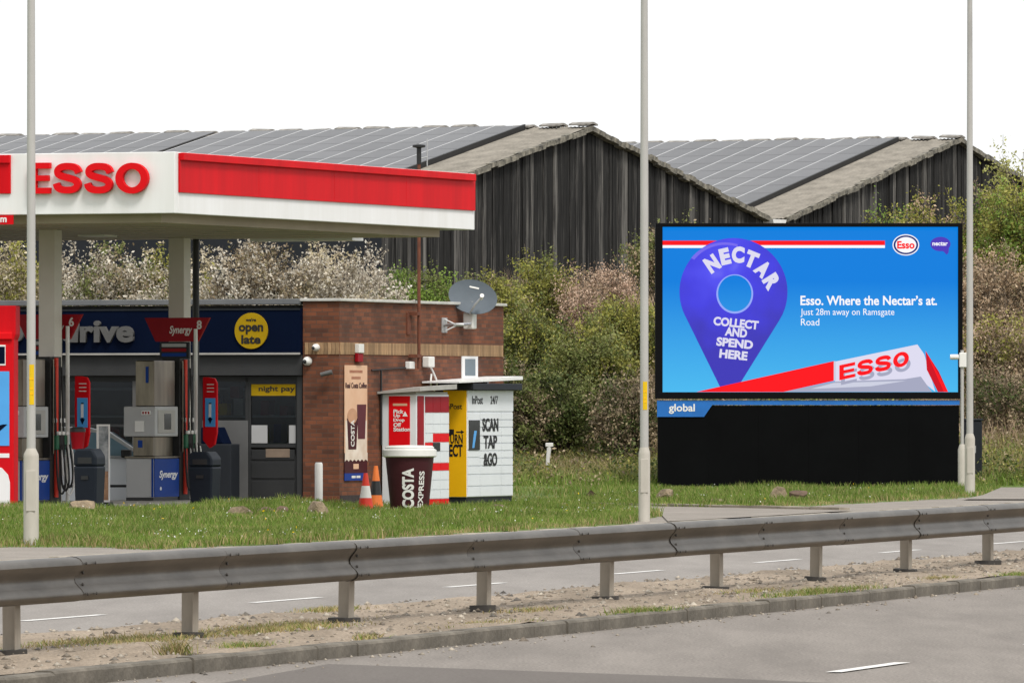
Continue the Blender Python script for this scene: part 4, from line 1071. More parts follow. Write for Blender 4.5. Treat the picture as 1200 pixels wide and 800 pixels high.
# banner
q0, q1 = Bs(402.5, 563), Bs(429, 428)
bn = hung('wall_banner', 'tall tan coffee banner with maroon and blue foot on the brick wall', 'banner')
H = q1.z - q0.z; yw = q1.y - q0.y; ym = (q0.y + q1.y) / 2
MB().box(.016, .024, q0.y, q1.y, q0.z + .24 * H, q1.z).build('cloth', M_tan, bn)
MB().box(.0245, .027, q0.y + .03, q1.y - .03, q0.z + .18 * H, q0.z + .52 * H).build('pale_field', pm('banner cream', (.78, .70, .62), (.62, .50, .40), 2.5, .6), bn)
MB().box(.016, .0235, q0.y, q1.y, q0.z + .065 * H, q0.z + .239 * H).build('maroon_foot', M_maroon, bn)
zz2 = []
for i in range(13): zz2.append((q0.y + yw * i / 12, q0.z + (.185 if i % 2 else .165) * H))
MB().prismx([(q0.y, q0.z + .24 * H), *zz2, (q1.y, q0.z + .24 * H)], .0272, .029).build('scalloped_edge', pm('banner cream', (.78, .70, .62)), bn)
MB().box(.016, .024, q0.y, q1.y, q0.z, q0.z + .064 * H).build('blue_foot', M_blue, bn)
cup = MB().prismx([(ym - .36, q0.z + .27 * H), (ym + .0, q0.z + .27 * H), (ym + .07, q0.z + .54 * H), (ym - .42, q0.z + .54 * H)], .0275, .030).build('pictured_cup', M_maroon, bn)
MB().prismx([(ym + .08, q0.z + .36 * H), (ym + .40, q0.z + .36 * H), (ym + .46, q0.z + .66 * H), (ym + .04, q0.z + .66 * H)], .0275, .0295).build('pictured_cup', pm('cup brown', (.10, .02, .03)), bn)
MB().prismx([(ym - .35 + .7 * math.cos(a) * .32 + .17, q0.z + .56 * H + .14 * math.sin(a)) for a in np.linspace(0, 2 * math.pi, 16, endpoint=False)], .0275, .031).build('pictured_foam', pm('foam', (.55, .30, .18)), bn)
text('COSTA', M_cream, cup, ym - .17, q0.z + .41 * H, .48, .16, face='side', x=.032, rot=math.pi / 2, bold=.02)
for f_, w_ in ((.945, .60), (.89, .42)):
    MB().box(.0242, .0252, ym - w_ / 2, ym + w_ / 2, q0.z + (f_ - .012) * H, q0.z + (f_ + .012) * H).build('faded_print', pm('faded brown print', (.30, .11, .06), (.42, .20, .12), 14, .7), bn)
for t_, f_, w_ in (('Real Costa Coffee', .825, .98),):
    text(t_, M_maroon, bn, ym, q0.z + f_ * H, w_, .10, face='side', x=.027, bold=.02)
MB().box(.0238, .0255, ym - .12, ym + .12, q0.z + .10 * H, q0.z + .145 * H).build('pale_print', M_tan, bn)
for k_ in (-.11, .11): MB().box(.0242, .0255, ym + k_ - .09, ym + k_ + .09, q0.z + .022 * H, q0.z + .042 * H).build('white_print', M_cream, bn)
# dome cameras and lamps
def dome(px, py_, face, label, r=.075, m1=M_cream, m2=M_black):
    e = hung('security_camera', label, 'camera')
    if face == 'front':
        q = Bf(px, py_); MB().lathe([(r, 0), (r, .06), (r * .85, .09), (r * .5, .13), (.01, .14)], 16, (q.x, -.015, q.z), 'y').build('housing', m1, e, smooth=True)
        MB().lathe([(r * .5, 0), (r * .4, .03), (.005, .045)], 12, (q.x - .01, -.14, q.z - .01), 'y').build('lens', m2, e, smooth=True)
    else:
        q = Bs(px, py_); MB().lathe([(r, 0), (r, .06), (r * .85, .09), (r * .5, .13), (.01, .14)], 16, (.015, q.y, q.z), 'x').build('housing', m1, e, smooth=True)
        MB().lathe([(r * .5, 0), (r * .4, .03), (.005, .045)], 12, (.14, q.y, q.z), 'x').build('lens', m2, e, smooth=True)
dome(371.5, 407, 'front', 'white dome camera on the buff brick band at the shop corner', .065)
dome(361.5, 423, 'front', 'round white camera on dark brick just below the buff band', .08)
q = Bf(387, 437)
e = hung('bullet_camera', 'small dark bullet camera low on the shaded brick pier', 'camera')
MB().tube([(q.x, 0, q.z + .03), (q.x, -.10, q.z + .03), (q.x - .02, -.14, q.z)], .014, 8).build('arm', M_black, e)
MB().tube([(q.x + .10, -.15, q.z + .02), (q.x - .10, -.20, q.z - .03)], [.045, .04], 12).build('barrel', M_signgrey, e, smooth=True)
q0, q1 = Bs(414.8, 424), Bs(421, 403)
e = hung('alarm_box', 'narrow white alarm box with red lower half above the coffee banner', 'alarm')
MB().box(.015, .10, q0.y, q1.y, (q0.z + q1.z) / 2, q1.z).build('cover', M_cream, e, bevel=.01)
MB().box(.015, .08, q0.y, q1.y, q0.z, (q0.z + q1.z) / 2 - .003).build('beacon', M_dred, e, bevel=.01)
q0, q1 = Bs(474.5, 432), Bs(480.5, 423.5)
e = hung('junction_box', 'small white junction box on the brick wall left of the mast', 'junction box')
MB().box(.005, .10, q0.y, q1.y, q0.z, q1.z).build('box', M_cream, e, bevel=.01)
MB().tube([(.02, q0.y, q0.z + .02), (.02, q0.y - 1.6, q0.z - .03)], .012, 6).build('cable', M_black, e)
# mast
qt = Bs(491, 172, .16); qb = Bs(491, 432, .16)
e = hung('aerial_mast', 'thin rusty mast with small aerial rising above the brick wall', 'mast')
MB().tube([(.16, qb.y, qb.z), (.16, qb.y, qt.z - .3)], .032, 10).build('pole', M_rust, e, smooth=True)
MB().tube([(.16, qb.y, qt.z - .32), (.16, qb.y, qt.z + .05)], .045, 10).build('aerial_stem', M_black, e, smooth=True)
MB().lathe([(.02, -.03), (.12, -.01), (.12, .03), (.03, .05)], 14, (.16, qb.y, qt.z)).build('aerial_cap', M_black, e, smooth=True)
MB().tube([(.22, qb.y + .25, qt.z - .35), (.22, qb.y + .25, qt.z + .15)], .012, 6).build('aerial_rod', M_zinc, e)
MB().tube([(.16, qb.y, qt.z - .22), (.22, qb.y + .25, qt.z - .18)], .012, 6).build('aerial_arm', M_zinc, e)
for yy in (367.5, 417):
    q = Bs(478, yy); b_ = MB().box(.0, .19, q.y, qb.y + .05, q.z - .03, q.z + .03).build('bracket', M_rust, e)
q = Bs(477, 376); MB().box(.0, .03, q.y - .05, q.y + .12, q.z - .25, q.z + .15).build('wall_plate', M_rust, e)
q = Bs(496, 424)
e = hung('flood_lamp', 'small white lamp with looped white cable hanging beside the mast', 'lamp')
MB().box(.02, .16, q.y - .10, q.y + .18, q.z - .10, q.z + .10).build('head', M_cream, e, bevel=.02)
MB().tube(catmull([(.10, q.y + .1, q.z - .08), (.10, q.y + .25, q.z - .2), (.10, q.y + .42, q.z - .38), (.10, q.y + .30, q.z - .52), (.10, q.y + .12, q.z - .42), (.10, q.y + .15, q.z - .22)], 5), .018, 6).build('cable', M_cream, e, smooth=True)
# satellite dish
q = Bs(520, 381)
e = hung('satellite_dish', 'blue-grey oval satellite dish on a white arm above the brick wall', 'satellite dish')
MB().box(.0, .025, q.y - .12, q.y + .12, q.z - .14, q.z + .14).build('wall_plate', M_zinc, e, bevel=.004)
pd = P(553.5, 348, F / 62.6); dl = BLD.loc(pd)
pa = Bs(551, 381, .5)
MB().tube([(.02, q.y, q.z), (.5, pa.y - .75, q.z), (.62, pa.y - .62, q.z)], .028, 10).build('arm', M_zinc, e, smooth=True)
for dz in (.11, -.11): MB().tube([(.02, q.y, q.z + dz), (.22, q.y + .12, q.z)], .014, 6).build('brace', M_zinc, e)
ctr = BLD.loc(P(554, 348.5, 143.2))
foot = BLD.loc(P(552.5, 379, 143.25))
MB().tube([(.5, pa.y - .75, q.z), tuple(foot)], .028, 10).build('arm', M_zinc, e, smooth=True)
MB().box(foot.x - .13, foot.x + .07, foot.y - .1, foot.y + .1, foot.z - .1, foot.z + .2).build('mount_box', M_cream, e, bevel=.02)
# dish bowl: shallow elliptical paraboloid facing the camera side, tilted back
V = []; Fc = []; rn, kn = 7, 40
nrm = (Vector((.10, -1, .42))).normalized(); nl = Vector((nrm.dot(BLD.ux), nrm.dot(BLD.uy), nrm.z))
ua = Vector((0, 0, 1)).cross(nl).normalized(); ub = nl.cross(ua)
tl = math.radians(-13)
u1 = ua * math.cos(tl) + ub * math.sin(tl); u2 = -ua * math.sin(tl) + ub * math.cos(tl)
for side_ in (0, 1):
    for i in range(rn + 1):
        f_ = i / rn
        for j in range(kn):
            a = 2 * math.pi * j / kn
            V.append(ctr + u1 * (.46 * f_ * math.cos(a)) + u2 * (.345 * f_ * math.sin(a)) + nl * (.075 * f_ * f_ - .04 - .012 * side_))
n1 = (rn + 1) * kn
for side_ in (0, 1):
    for i in range(rn):
        for j in range(kn): Fc.append(tuple(side_ * n1 + q_ for q_ in (i * kn + j, i * kn + (j + 1) % kn, (i + 1) * kn + (j + 1) % kn, (i + 1) * kn + j)))
for j in range(kn): Fc.append((rn * kn + j, rn * kn + (j + 1) % kn, n1 + rn * kn + (j + 1) % kn, n1 + rn * kn + j))
MB().add(V, Fc).build('bowl', M_dish, e, smooth=True, fix=True)
lnb = ctr + nl * .34 + u1 * .16 - u2 * .10
MB().tube([tuple(ctr - u2 * .34 - nl * .02), tuple(ctr - u2 * .22 + nl * .2 + u1 * .07), tuple(lnb)], [.02, .02, .018], 8).build('feed_arm', M_zinc, e, smooth=True)
MB().tube([tuple(lnb - nl * .09), tuple(lnb + nl * .06)], [.032, .04], 12).build('receiver', M_cream, e, smooth=True)
MB().tube([tuple(foot + Vector((0, 0, .18))), tuple(ctr - nl * .06 - u2 * .05)], .035, 10).build('tilt_bracket', M_zinc, e, smooth=True)
MB().add([ctr + u1 * x + u2 * y + nl * (.075 * ((x / .46) ** 2 + (y / .345) ** 2) - .032) for x, y in ((-.10, .19), (.08, .19), (.08, .22), (-.10, .22))], [(0, 1, 2, 3)]).build('logo_print', M_cream, e)

# ---- lockers along the brick wall
def gnd(p_): return inside(p_.x, p_.y, FC) and forez(p_.x, p_.y) or terr(p_.x, p_.y)
yA = Bs(447, 540, .03).y; xA = .72
# red and white parcel station
zA = lambda px, py_: Bf(px, py_, yA).z
e = hung('pickup_station', 'red and white parcel pick-up station with grey roof, behind the cup-shaped bin', 'parcel locker')
zb_ = Bf(470, 596, yA).z; zt_ = Bf(470, 462, yA).z
yAe = 3.40
body = MB().box(.04, xA, yA, yAe, zb_, zt_).build('case', M_lwhite, e, bevel=.012)
q0 = Bf(456, 522, yA); q1 = Bf(480.5, 464, yA)
rp_ = MB().box(q0.x, q1.x, yA - .012, yA, Bf(456, 560, yA).z, q1.z).build('red_panel', M_redlet, e)
for i, (t_, w_) in enumerate((('Pick', .20), ('Up', .13), ('Drop', .22), ('Off', .15), ('Station', .33))):
    q = Bf(461.5, 482 + i * 5.2, yA); text(t_, M_white, rp_, q.x + w_ / 2, q.z, w_, .075, y=yA - .016, bold=.03, depth=.004)
q = Bf(468.5, 474, yA); MB().box(q.x - .13, q.x + .15, yA - .015, yA - .012, q.z - .02, q.z + .022).build('faded_print', M_tan, rp_)
q = Bf(475, 485, yA); MB().prism([(q.x - .05, q.z - .04), (q.x + .05, q.z - .04), (q.x, q.z + .05)], yA - .016, yA - .012).build('triangle_mark', M_white, rp_)
# side face: door grid
def gs(name, y0, y1, z0, z1, mat, x0=xA, x1=xA + .014): return MB().box(x0, x1, y0 + .006, y1 - .006, z0 + .006, z1 - .006).build(name, mat, e)
yy = [yA + .03, yA + .33, yA + .40, yA + .75, yA + 1.10, yAe - .02]
Hh = zt_ - zb_
gs('dark_red_strip', yy[0], yy[1], zb_ + .42 * Hh, zt_ - .02, M_dred)
gs('lower_strip', yy[0], yy[1], zb_ + .03, zb_ + .42 * Hh, M_lwhite)
rows = [.03, .085, .165, .25, .33, .40, .50, .58, .66, .74, .84, .985]
for ci in range(3):
    for ri in range(len(rows) - 1):
        mt = M_dred if ri == 10 else (M_redlet if (ri in (0, 4) or (ri == 7 and ci > 0) or (ri == 6 and ci == 0)) else M_lwhite)
        if ci == 1 and ri in (5, 6): mt = M_dglass if ri == 6 else M_lwhite
        gs('locker_door', yy[2 + ci], yy[3 + ci], zb_ + rows[ri] * Hh, zb_ + rows[ri + 1] * Hh, mt)
MB().add([(.0, yA - .12, zt_ + .01), (xA + .12, yA - .12, zt_ + .06), (xA + .12, yAe + .1, zt_ + .10), (.0, yAe + .1, zt_ + .06), (.0, yA - .12, zt_ + .05), (xA + .12, yA - .12, zt_ + .13), (xA + .12, yAe + .1, zt_ + .19), (.0, yAe + .1, zt_ + .14)],
         [(0, 3, 2, 1), (4, 5, 6, 7), (0, 1, 5, 4), (1, 2, 6, 5), (2, 3, 7, 6), (3, 0, 4, 7)]).build('roof', M_lgrey, e)
MB().box(.05, xA - .02, yA + .02, yAe - .02, zt_ + .002, zt_ + .045).build('roof_riser', M_lgrey, e)
# yellow and white parcel locker
yI = 4.55; xI = .60; yE = yI + 2.27
e = hung('parcel_locker', 'white and yellow parcel locker with black lettering and dark plinth, right of the brick wall', 'parcel locker')
zi = lambda py_: Bs(560, py_, xI).z
ziF = lambda py_: Bf(535, py_, yI).z
z0_, z1_ = ziF(595), ziF(457)
xl = Bf(520, 500, yI).x
MB().box(xl + .01, xI - .01, yI + .01, yE - .01, z0_, z0_ + .20).build('plinth', M_anthr, e)
MB().box(xl, xI, yI, yE, z0_ + .20, z1_).build('case', M_lwhite, e, bevel=.01)
ye = MB().box(xl + .0, xI + .0, yI - .012, yI - .0, z0_ + .21, z1_ - .005).build('yellow_end_panel', M_yel, e)
q = Bf(532, 476, yI); text('InPost', M_ink, ye, q.x, q.z, .34, .10, y=yI - .016, bold=.01, depth=.004)
q = Bf(533, 514, yI); text('TURN', M_ink, ye, q.x, q.z, .33, .17, y=yI - .016, bold=.02, depth=.004)
q = Bf(533.5, 527.5, yI); text('ECT', M_ink, ye, q.x + .02, q.z, .27, .23, y=yI - .016, bold=.03, depth=.004)
q = Bf(530, 506, yI); MB().box(q.x - .06, q.x + .04, yI - .016, yI - .012, q.z - .05, q.z + .05).build('box_symbol', M_ink, ye)
q = Bf(539.5, 506, yI); MB().prism([(q.x - .08, q.z - .012), (q.x + .02, q.z - .012), (q.x + .02, q.z - .04), (q.x + .08, q.z), (q.x + .02, q.z + .04), (q.x + .02, q.z + .012), (q.x - .08, q.z + .012)], yI - .016, yI - .012).build('arrow_symbol', M_ink, ye)
# white face: header and doors in three columns
Hh = z1_ - z0_ - .2; zc = z0_ + .2
def wd_(y0, y1, a, b_, nm='locker_door', mt=M_lwhite): return MB().box(xI, xI + .016, yI + y0 + .007, yI + y1 - .007, zc + a * Hh + .007, zc + b_ * Hh - .007).build(nm, mt, e)
hdr = wd_(0, 2.27, .80, 1.0, 'header')
cols = [(0.02, .62), (.62, 1.66), (1.66, 2.25)]
rws = [[.0, .10, .21, .29, .37, .44, .79], [.0, .10, .21, .29, .36, .43, .50, .57, .65, .72, .79], [.0, .10, .21, .29, .36, .43, .50, .57, .65, .72, .79]]
for ci, (a, b_) in enumerate(cols):
    r_ = rws[ci]
    for k in range(len(r_) - 1): wd_(a, b_, r_[k] + .004, r_[k + 1])
sc_ = MB().box(xI + .016, xI + .03, yI + .06, yI + .58, zc + .44 * Hh, zc + .72 * Hh).build('touch_screen', M_dglass, e)
MB().prismx([(yI + .20, zc + .46 * Hh), (yI + .30, zc + .46 * Hh), (yI + .42, zc + .62 * Hh), (yI + .30, zc + .62 * Hh)], xI + .030, xI + .032).build('glint', M_lblue, sc_)
for t_, py_ in (('SCAN', 497.5), ('TAP', 517.5), ('&GO', 538)):
    q = Bs(573.5, py_ , xI); text(t_, M_ink, e, q.y, Bs(573.5, py_, xI).z, .78 if t_ == 'SCAN' else .66, .245, face='side', x=xI + .021, bold=.03, depth=.008)
for t_, px_, w_ in (('InPost', 558.5, .52), ('24/7', 578, .36)):
    q = Bs(px_, 468.5, xI); text(t_, M_ink, hdr, q.y, q.z, w_, .15, face='side', x=xI + .02, bold=.005, depth=.006)
MB().box(xl - .15, xI + .16, yI - .06, yE + .10, z1_ + .002, z1_ + .125).build('dark_roof_band', M_anthr, e, bevel=.01)
# slanting white roof sheet
A_ = BLD.loc(P(501, 444.5, 139.0)); 
MB().add([(.02, yI - .75, z1_ + .13), (xI + .16, yI - .75, z1_ + .13), (xI + .16, yE + .12, z1_ + .20), (.02, yE + .12, z1_ + .20), (.02, yI - .75, z1_ + .16), (xI + .16, yI - .75, z1_ + .16), (xI + .16, yE + .12, z1_ + .265), (.02, yE + .12, z1_ + .265)],
         [(0, 3, 2, 1), (4, 5, 6, 7), (0, 1, 5, 4), (1, 2, 6, 5), (2, 3, 7, 6), (3, 0, 4, 7)]).build('white_roof_sheet', M_white, e)
MB().box(xI - .1, xI, yI + 1.0, yI + 1.1, z1_ + .126, z1_ + .20).build('roof_bracket', M_zinc, e)

# ---- cup bin, cones, bollard
p_ = P(480, 606, 127.0); s = F / p_.y
e = root('cup_bin', 'maroon coffee cup shaped bin with white lid standing on the grass', 'bin', p_, 0)
hb = (606 - 534) / s; rb = 21.5 / s; rtp = 28.5 / s
MB().lathe([(rb * .96, -.06), (rb, .02), (rtp, hb)], 40).build('cup_body', M_maroon, e, smooth=True)
MB().lathe([(rtp + .02, hb - .02), (rtp + .05, hb + .0), (rtp + .045, hb + .10), (rtp + .0, hb + .12), (rtp + .005, (606 - 522) / s - .03), (rtp - .03, (606 - 522) / s), (.05, (606 - 522) / s + .01)], 40).build('lid', M_cream, e, smooth=True)
def curved(body, mat, par, zc, az, w_, h_, bold, rot):
    o = text(body, mat, par, 0, 0, w_, h_, bold=bold, depth=.006, rot=rot)
    bm = bmesh.new(); bm.from_mesh(o.data)
    bmesh.ops.subdivide_edges(bm, edges=[q for q in bm.edges if q.calc_length() > .08], cuts=2); bm.to_mesh(o.data); bm.free()
    for v in o.data.vertices:
        z = v.co.z + zc; r = rb + (rtp - rb) * z / hb + .006 - v.co.y; a = az + v.co.x / r
        v.co = Vector((math.sin(a) * r, -math.cos(a) * r, z))
curved('COSTA', M_cream, e, hb * .48, -.06, .66, .20, .045, math.pi / 2)
curved('EXPRESS', M_cream, e, hb * .46, .58, .60, .10, .02, math.pi / 2)
def cone(px, py_, Y, hpx, label, m1, tilt=0):
    p_ = P(px, py_, Y); s = F / Y; h = hpx / s
    e = root('traffic_cone', label, 'cone', p_, 0, 'traffic cones by the brick wall'); e.rotation_euler = (0, tilt, .3)
    MB().prismz([(-.19, -.19), (.19, -.19), (.19, .19), (-.19, .19)], -.01, .035).build('foot', m1 if m1 is M_cone else M_black, e, bevel=.01)
    pr = lambda a, b_: [(.14 - .105 * a, h * a), (.14 - .105 * b_, h * b_)]
    MB().lathe(pr(.04, .34), 20).build('lower_band', m1, e, smooth=True)
    MB().lathe(pr(.34, .66), 20).build('reflective_sleeve', M_cream if m1 is M_cone else M_black, e, smooth=True)
    MB().lathe(pr(.66, 1.0), 20).build('tip', m1, e, smooth=True)
cone(428.5, 598, 133.5, 44, 'red and white traffic cone leaning by the coffee banner', M_cone)
cone(440.5, 597.5, 135.5, 52, 'orange and black traffic cone between the red one and the parcel station', M_orange)
p_ = P(373.5, 598, 134); s = F / 134
e = root('bollard', 'plain white round bollard in front of the brick pier', 'bollard', (p_.x, p_.y, forez(p_.x, p_.y)), 0)
MB().lathe([(.07, -.1), (.07, (598 - 540) / s), (.055, (598 - 537.5) / s)], 20).build('post', M_cream, e, smooth=True)
MB().lathe([(.12, -.05), (.12, .03), (.08, .04)], 20).build('footing', M_conc, e)
# marker post on rough grass
p_ = P(641, 552, 160); p_.z = terr(p_.x, p_.y)
e = root('marker_post', 'short weathered white marker post in rough grass before the scrub', 'marker post', p_)
MB().tube([(0, 0, -.1), (.02, 0, .35), (.05, 0, .62)], [.045, .04, .05], 8).build('shaft', M_cream, e)
MB().box(-.03, .13, -.05, .05, .60, .68).build('cap', M_cream, e, bevel=.01)

# ---- rocks
def ground_at(px, py_):
    Y = 86.0
    while Y < 175:
        X = (px - 600) / F * Y; z = forez(X, Y) if inside(X, Y, FC) else terr(X, Y)
        if YH - (z - HC) * F / Y <= py_: return Vector((X, Y, z))
        Y += .1
    return Vector((X, Y, z))
def rock(px, py_, Y, wpx, hpx, label, mat=M_rock, seed=0):
    p_ = ground_at(px, py_); s = F / p_.y; rx, rz = wpx / 2 / s, (hpx + 3) / s; rng = random.Random(seed)
    bm = bmesh.new(); bmesh.ops.create_icosphere(bm, subdivisions=3, radius=1)
    ax = [Vector((rng.gauss(0, 1), rng.gauss(0, 1), rng.gauss(0, .8))).normalized() for _ in range(16)]; cut = [rng.uniform(.35, .85) for _ in ax]
    for v in bm.verts:
        c = v.co.copy(); c *= 1 + rng.uniform(-.05, .05)
        for a, k in zip(ax, cut):
            d = c.dot(a)
            if d > k: c -= a * (d - k) * .95
        v.co = Vector((c.x * rx * 1.45, c.y * rx * .9, (c.z * .62 + .30) * rz * 1.05))
    me = bpy.data.meshes.new('rock'); bm.to_mesh(me); bm.free(); me.materials.append(mat)
    o = bpy.data.objects.new('rock', me); COL.objects.link(o); o.location = p_; o.rotation_euler = (0, 0, rng.uniform(-.3, .3))
    tag(o, label, 'rock', 'rocks edging the grass')
rock(97, 599, 117.6, 28, 12, 'pointed sandstone rock in front of the dark bin by pump 6', M_rock, 3)
rock(5, 599, 117.2, 30, 9, 'low rock at the foot of the red pylon', M_rock, 4)
rock(280, 604, 121, 32, 14, 'broad pale rock on the forecourt edge below the shop door', M_rock, 5)
rock(310, 603, 122, 26, 9, 'flat brown rock right of the broad pale rock', M_rock2, 6)
rock(330, 603, 124, 22, 9, 'small brown rock before the shop door frame', M_rock2, 16)
rock(371, 604, 126, 30, 15, 'mossy rock at the foot of the white bollard', M_rock, 7)
rock(582, 598, 136, 28, 9, 'flat brown stone in grass below the white parcel locker', M_rock2, 8)
rock(692, 586, 149, 18, 12, 'dark brown stone on the grass right of the parcel locker', M_rock2, 9)
rock(779, 585, 148, 24, 15, 'jagged grey rock at the left foot of the billboard', M_rock, 10)
rock(913, 586, 147, 30, 16, 'long pale rock leaning on the grass before the billboard', M_rock, 11)
rock(937, 585.5, 147.6, 20, 13, 'squarish brown rock beside the long pale rock', M_rock2, 12)
rock(840, 591.5, 140, 26, 5, 'flat buff stone lying by the pale edging', M_rock, 13)
rock(658, 593.5, 138, 22, 4, 'thin pale slab flat in the grass left of the lamp post', M_rock, 14)

# ================================================================== WAREHOUSES
WB = 28.6
def warehouse(apx, apy, Y, half_l, half_r, rise_l, rise_r, Lr, label, ncol, nrow, zb):
    a = P(apx, apy, Y); fr = Frame(a.x, a.y, WB, 0.0); za = a.z
    e = root('warehouse', label, 'warehouse', (a.x, a.y, zb), -fr.a)
    za -= zb
    # local y along the gable (negative = left/near eave), local x: gable at 0, building to -x
    zl, zr_ = za - rise_l, za - rise_r
    MB().prismx([(-half_l, -1), (half_r, -1), (half_r, zr_ - .05), (0, za - .08), (-half_l, zl - .05)], -Lr, -.12).build('wall', M_anthr, e)
    bw = .25; y = -half_l + .02; i = 0
    rng = random.Random(int(apx))
    while y < half_r - .05:
        w_ = rng.choice((.2, .25, .25, .3, .3, .36)); y1 = min(y + w_, half_r)
        top = lambda t: (za - .10 - (rise_l / half_l * -t if t < 0 else rise_r / half_r * t))
        bot = -.8 + rng.uniform(-.05, .05); xo = rng.uniform(-.03, .05)
        MB().add([(-.118, y + .004, bot), (xo, y + .004, bot), (xo, y1 - .012, bot), (-.118, y1 - .012, bot), (-.118, y + .004, top(y)), (xo, y + .004, top(y)), (xo, y1 - .012, top(y1)), (-.118, y1 - .012, top(y1))],
                 [(0, 3, 2, 1), (4, 5, 6, 7), (0, 1, 5, 4), (1, 2, 6, 5), (2, 3, 7, 6), (3, 0, 4, 7)]).build('board', M_board, e, fix=False)
        y = y1
    # roofs
    sl = rise_l / half_l; sr = rise_r / half_r
    cor = []
    nk = 160
    def slope(nm, h, s_, sgn):
        V = []; Fc = []
        xs = np.linspace(-Lr, .25, 2)
        # corrugations run down the slope; build as fine ridges along x
        xs = np.arange(-14 if True else -Lr, .26, .09)
        xs = np.concatenate([[-Lr], xs])
        for k, x in enumerate(xs):
            dz = .035 if k % 2 else 0.0
            V += [(x, 0, za + dz), (x, sgn * (h + .15), za - s_ * (h + .15) + dz)]
        for k in range(len(xs) - 1): Fc.append((2 * k, 2 * k + 2, 2 * k + 3, 2 * k + 1))
        return MB().add(V, Fc).build(nm, M_asb, e, fix=False)
    slope('roof_slope', half_l, sl, -1); slope('roof_slope', half_r, sr, 1)
    # ragged verge pieces on both rakes
    for sgn, h, s_ in ((-1, half_l, sl), (1, half_r, sr)):
        n_ = int(h / .55)
        for k in range(n_):
            y0 = sgn * (k * h / n_); y1 = sgn * ((k + .96) * h / n_); dz = rng.uniform(-.07, .05)
            z0 = za - s_ * abs(y0) + dz; z1 = za - s_ * abs(y1) + dz
            MB().add([(.06, y0, z0 - .18), (.30, y0, z0 - .14), (.30, y1, z1 - .14), (.06, y1, z1 - .18), (.06, y0, z0 + .05), (.30, y0, z0 + .055), (.30, y1, z1 + .055), (.06, y1, z1 + .05)],
                     [(0, 3, 2, 1), (4, 5, 6, 7), (0, 1, 5, 4), (1, 2, 6, 5), (2, 3, 7, 6), (3, 0, 4, 7)]).build('verge_tile', M_verge, e)
    # ridge caps with gaps
    me = None; k = 0; x = .3
    while x > -Lr + 2 and x > -34:
        if me is None:
            o = MB().prismx([(-.42, -.04), (0, .03), (.42, -.04), (.42, .02), (.1, .10), (-.1, .10), (-.42, .02)], -.85, 0).build('ridge_cap', M_ridge, e); me = o.data
        else:
            o = bpy.data.objects.new('ridge_cap', me); COL.objects.link(o); o.parent = e
        o.location = (x, 0, za + .04 + rng.uniform(-.02, .06)); o.rotation_euler = (0, rng.uniform(-.04, .04), 0)
        x -= 1.32
    # solar modules lying on rails over the near slope
    me = None; mer = None
    ang = math.atan(sl); cs, sn = math.cos(ang), math.sin(ang)
    x0 = -2.55; mw, mh = 1.24, 1.72; sl_len = half_l / cs
    for c in range(ncol):
        gap = .35 if (c >= 11) else 0
        for r_ in range(nrow):
            d0 = .55 + r_ * mh
            if d0 + mh > sl_len - .4: continue
            if me is None:
                o = MB().box(-mw + .055, 0, 0, mh - .03, .10, .15).build('solar_module', M_solar, e, bevel=.0); me = o.data
            else:
                o = bpy.data.objects.new('solar_module', me); COL.objects.link(o); o.parent = e
            o.location = (x0 - c * mw - gap, -d0 * cs, za - d0 * sn + .05); o.rotation_euler = (-ang, 0, math.pi); o.rotation_euler = (0, 0, 0)
            o.rotation_euler = Matrix(((1, 0, 0), (0, -cs, sn), (0, -sn, -cs))).to_euler() if False else (ang, 0, 0)
            # module runs down-slope: shift so that its lower edge is at d0 + mh
            o.location.y = -(d0 + mh) * cs; o.location.z = za - (d0 + mh) * sn + .05
        # pale clamp rail between columns
        dl = min(nrow * mh, sl_len - 1.2)
        if mer is None:
            o = MB().box(-.05, .0, 0, dl, .09, .158).build('clamp_rail', M_solarf, e); mer = o.data
        else:
            o = bpy.data.objects.new('clamp_rail', mer); COL.objects.link(o); o.parent = e
        o.location = (x0 - (c + 1) * mw + .052 - gap, -(.55 + dl) * cs, za - (.55 + dl) * sn + .05); o.rotation_euler = (ang, 0, 0)
    MB().add([(x0 + .12, -.5, za - .5 * sl + .02), (x0 + .02, -.5, za - .5 * sl + .02), (x0 + .02, -.5 - dl * cs, za - .5 * sl - dl * sn + .02), (x0 + .12, -.5 - dl * cs, za - .5 * sl - dl * sn + .02),
              (x0 + .12, -.5, za - .5 * sl + .24), (x0 + .02, -.5, za - .5 * sl + .24), (x0 + .02, -.5 - dl * cs, za - .5 * sl - dl * sn + .24), (x0 + .12, -.5 - dl * cs, za - .5 * sl - dl * sn + .24)],
             [(0, 1, 2, 3), (7, 6, 5, 4), (0, 4, 5, 1), (1, 5, 6, 2), (2, 6, 7, 3), (3, 7, 4, 0)]).build('array_end_shade', M_black, e)  # black bar added as the shadow along the array's end
    return e, fr, za + zb
W1, fr1, za1 = warehouse(687, 149, 300.0, 16.0, 15.97, 3.33, 3.33, 70, 'black timber warehouse with solar panels and bare gable, left of the billboard', 26, 8, 3.6)
half = 15.97
v1 = fr1.w(0, half * 2.06)
W2, fr2, za2 = warehouse(1119, 163, v1.y + .8, 16.6, 15.6, 3.75, 3.6, 60, 'black timber warehouse with solar panels, rising behind the billboard right half', 13, 9, 3.6)
vp = P(903, 259, 313.0)
o = MB().prismx([(-.5, .0), (.5, .0), (.62, .28), (-.62, .28)], -3, .45).build('valley_gutter', M_cream, W1); o.location = W1.matrix_world.inverted() @ vp if False else (0, half, (za1 - 3.6) - 3.33 - .22)
MB().box(.05, .45, half - .35, half + .35, za1 - 3.6 - 4.0, za1 - 3.6 - 3.57).build('hopper', M_cream, W1)

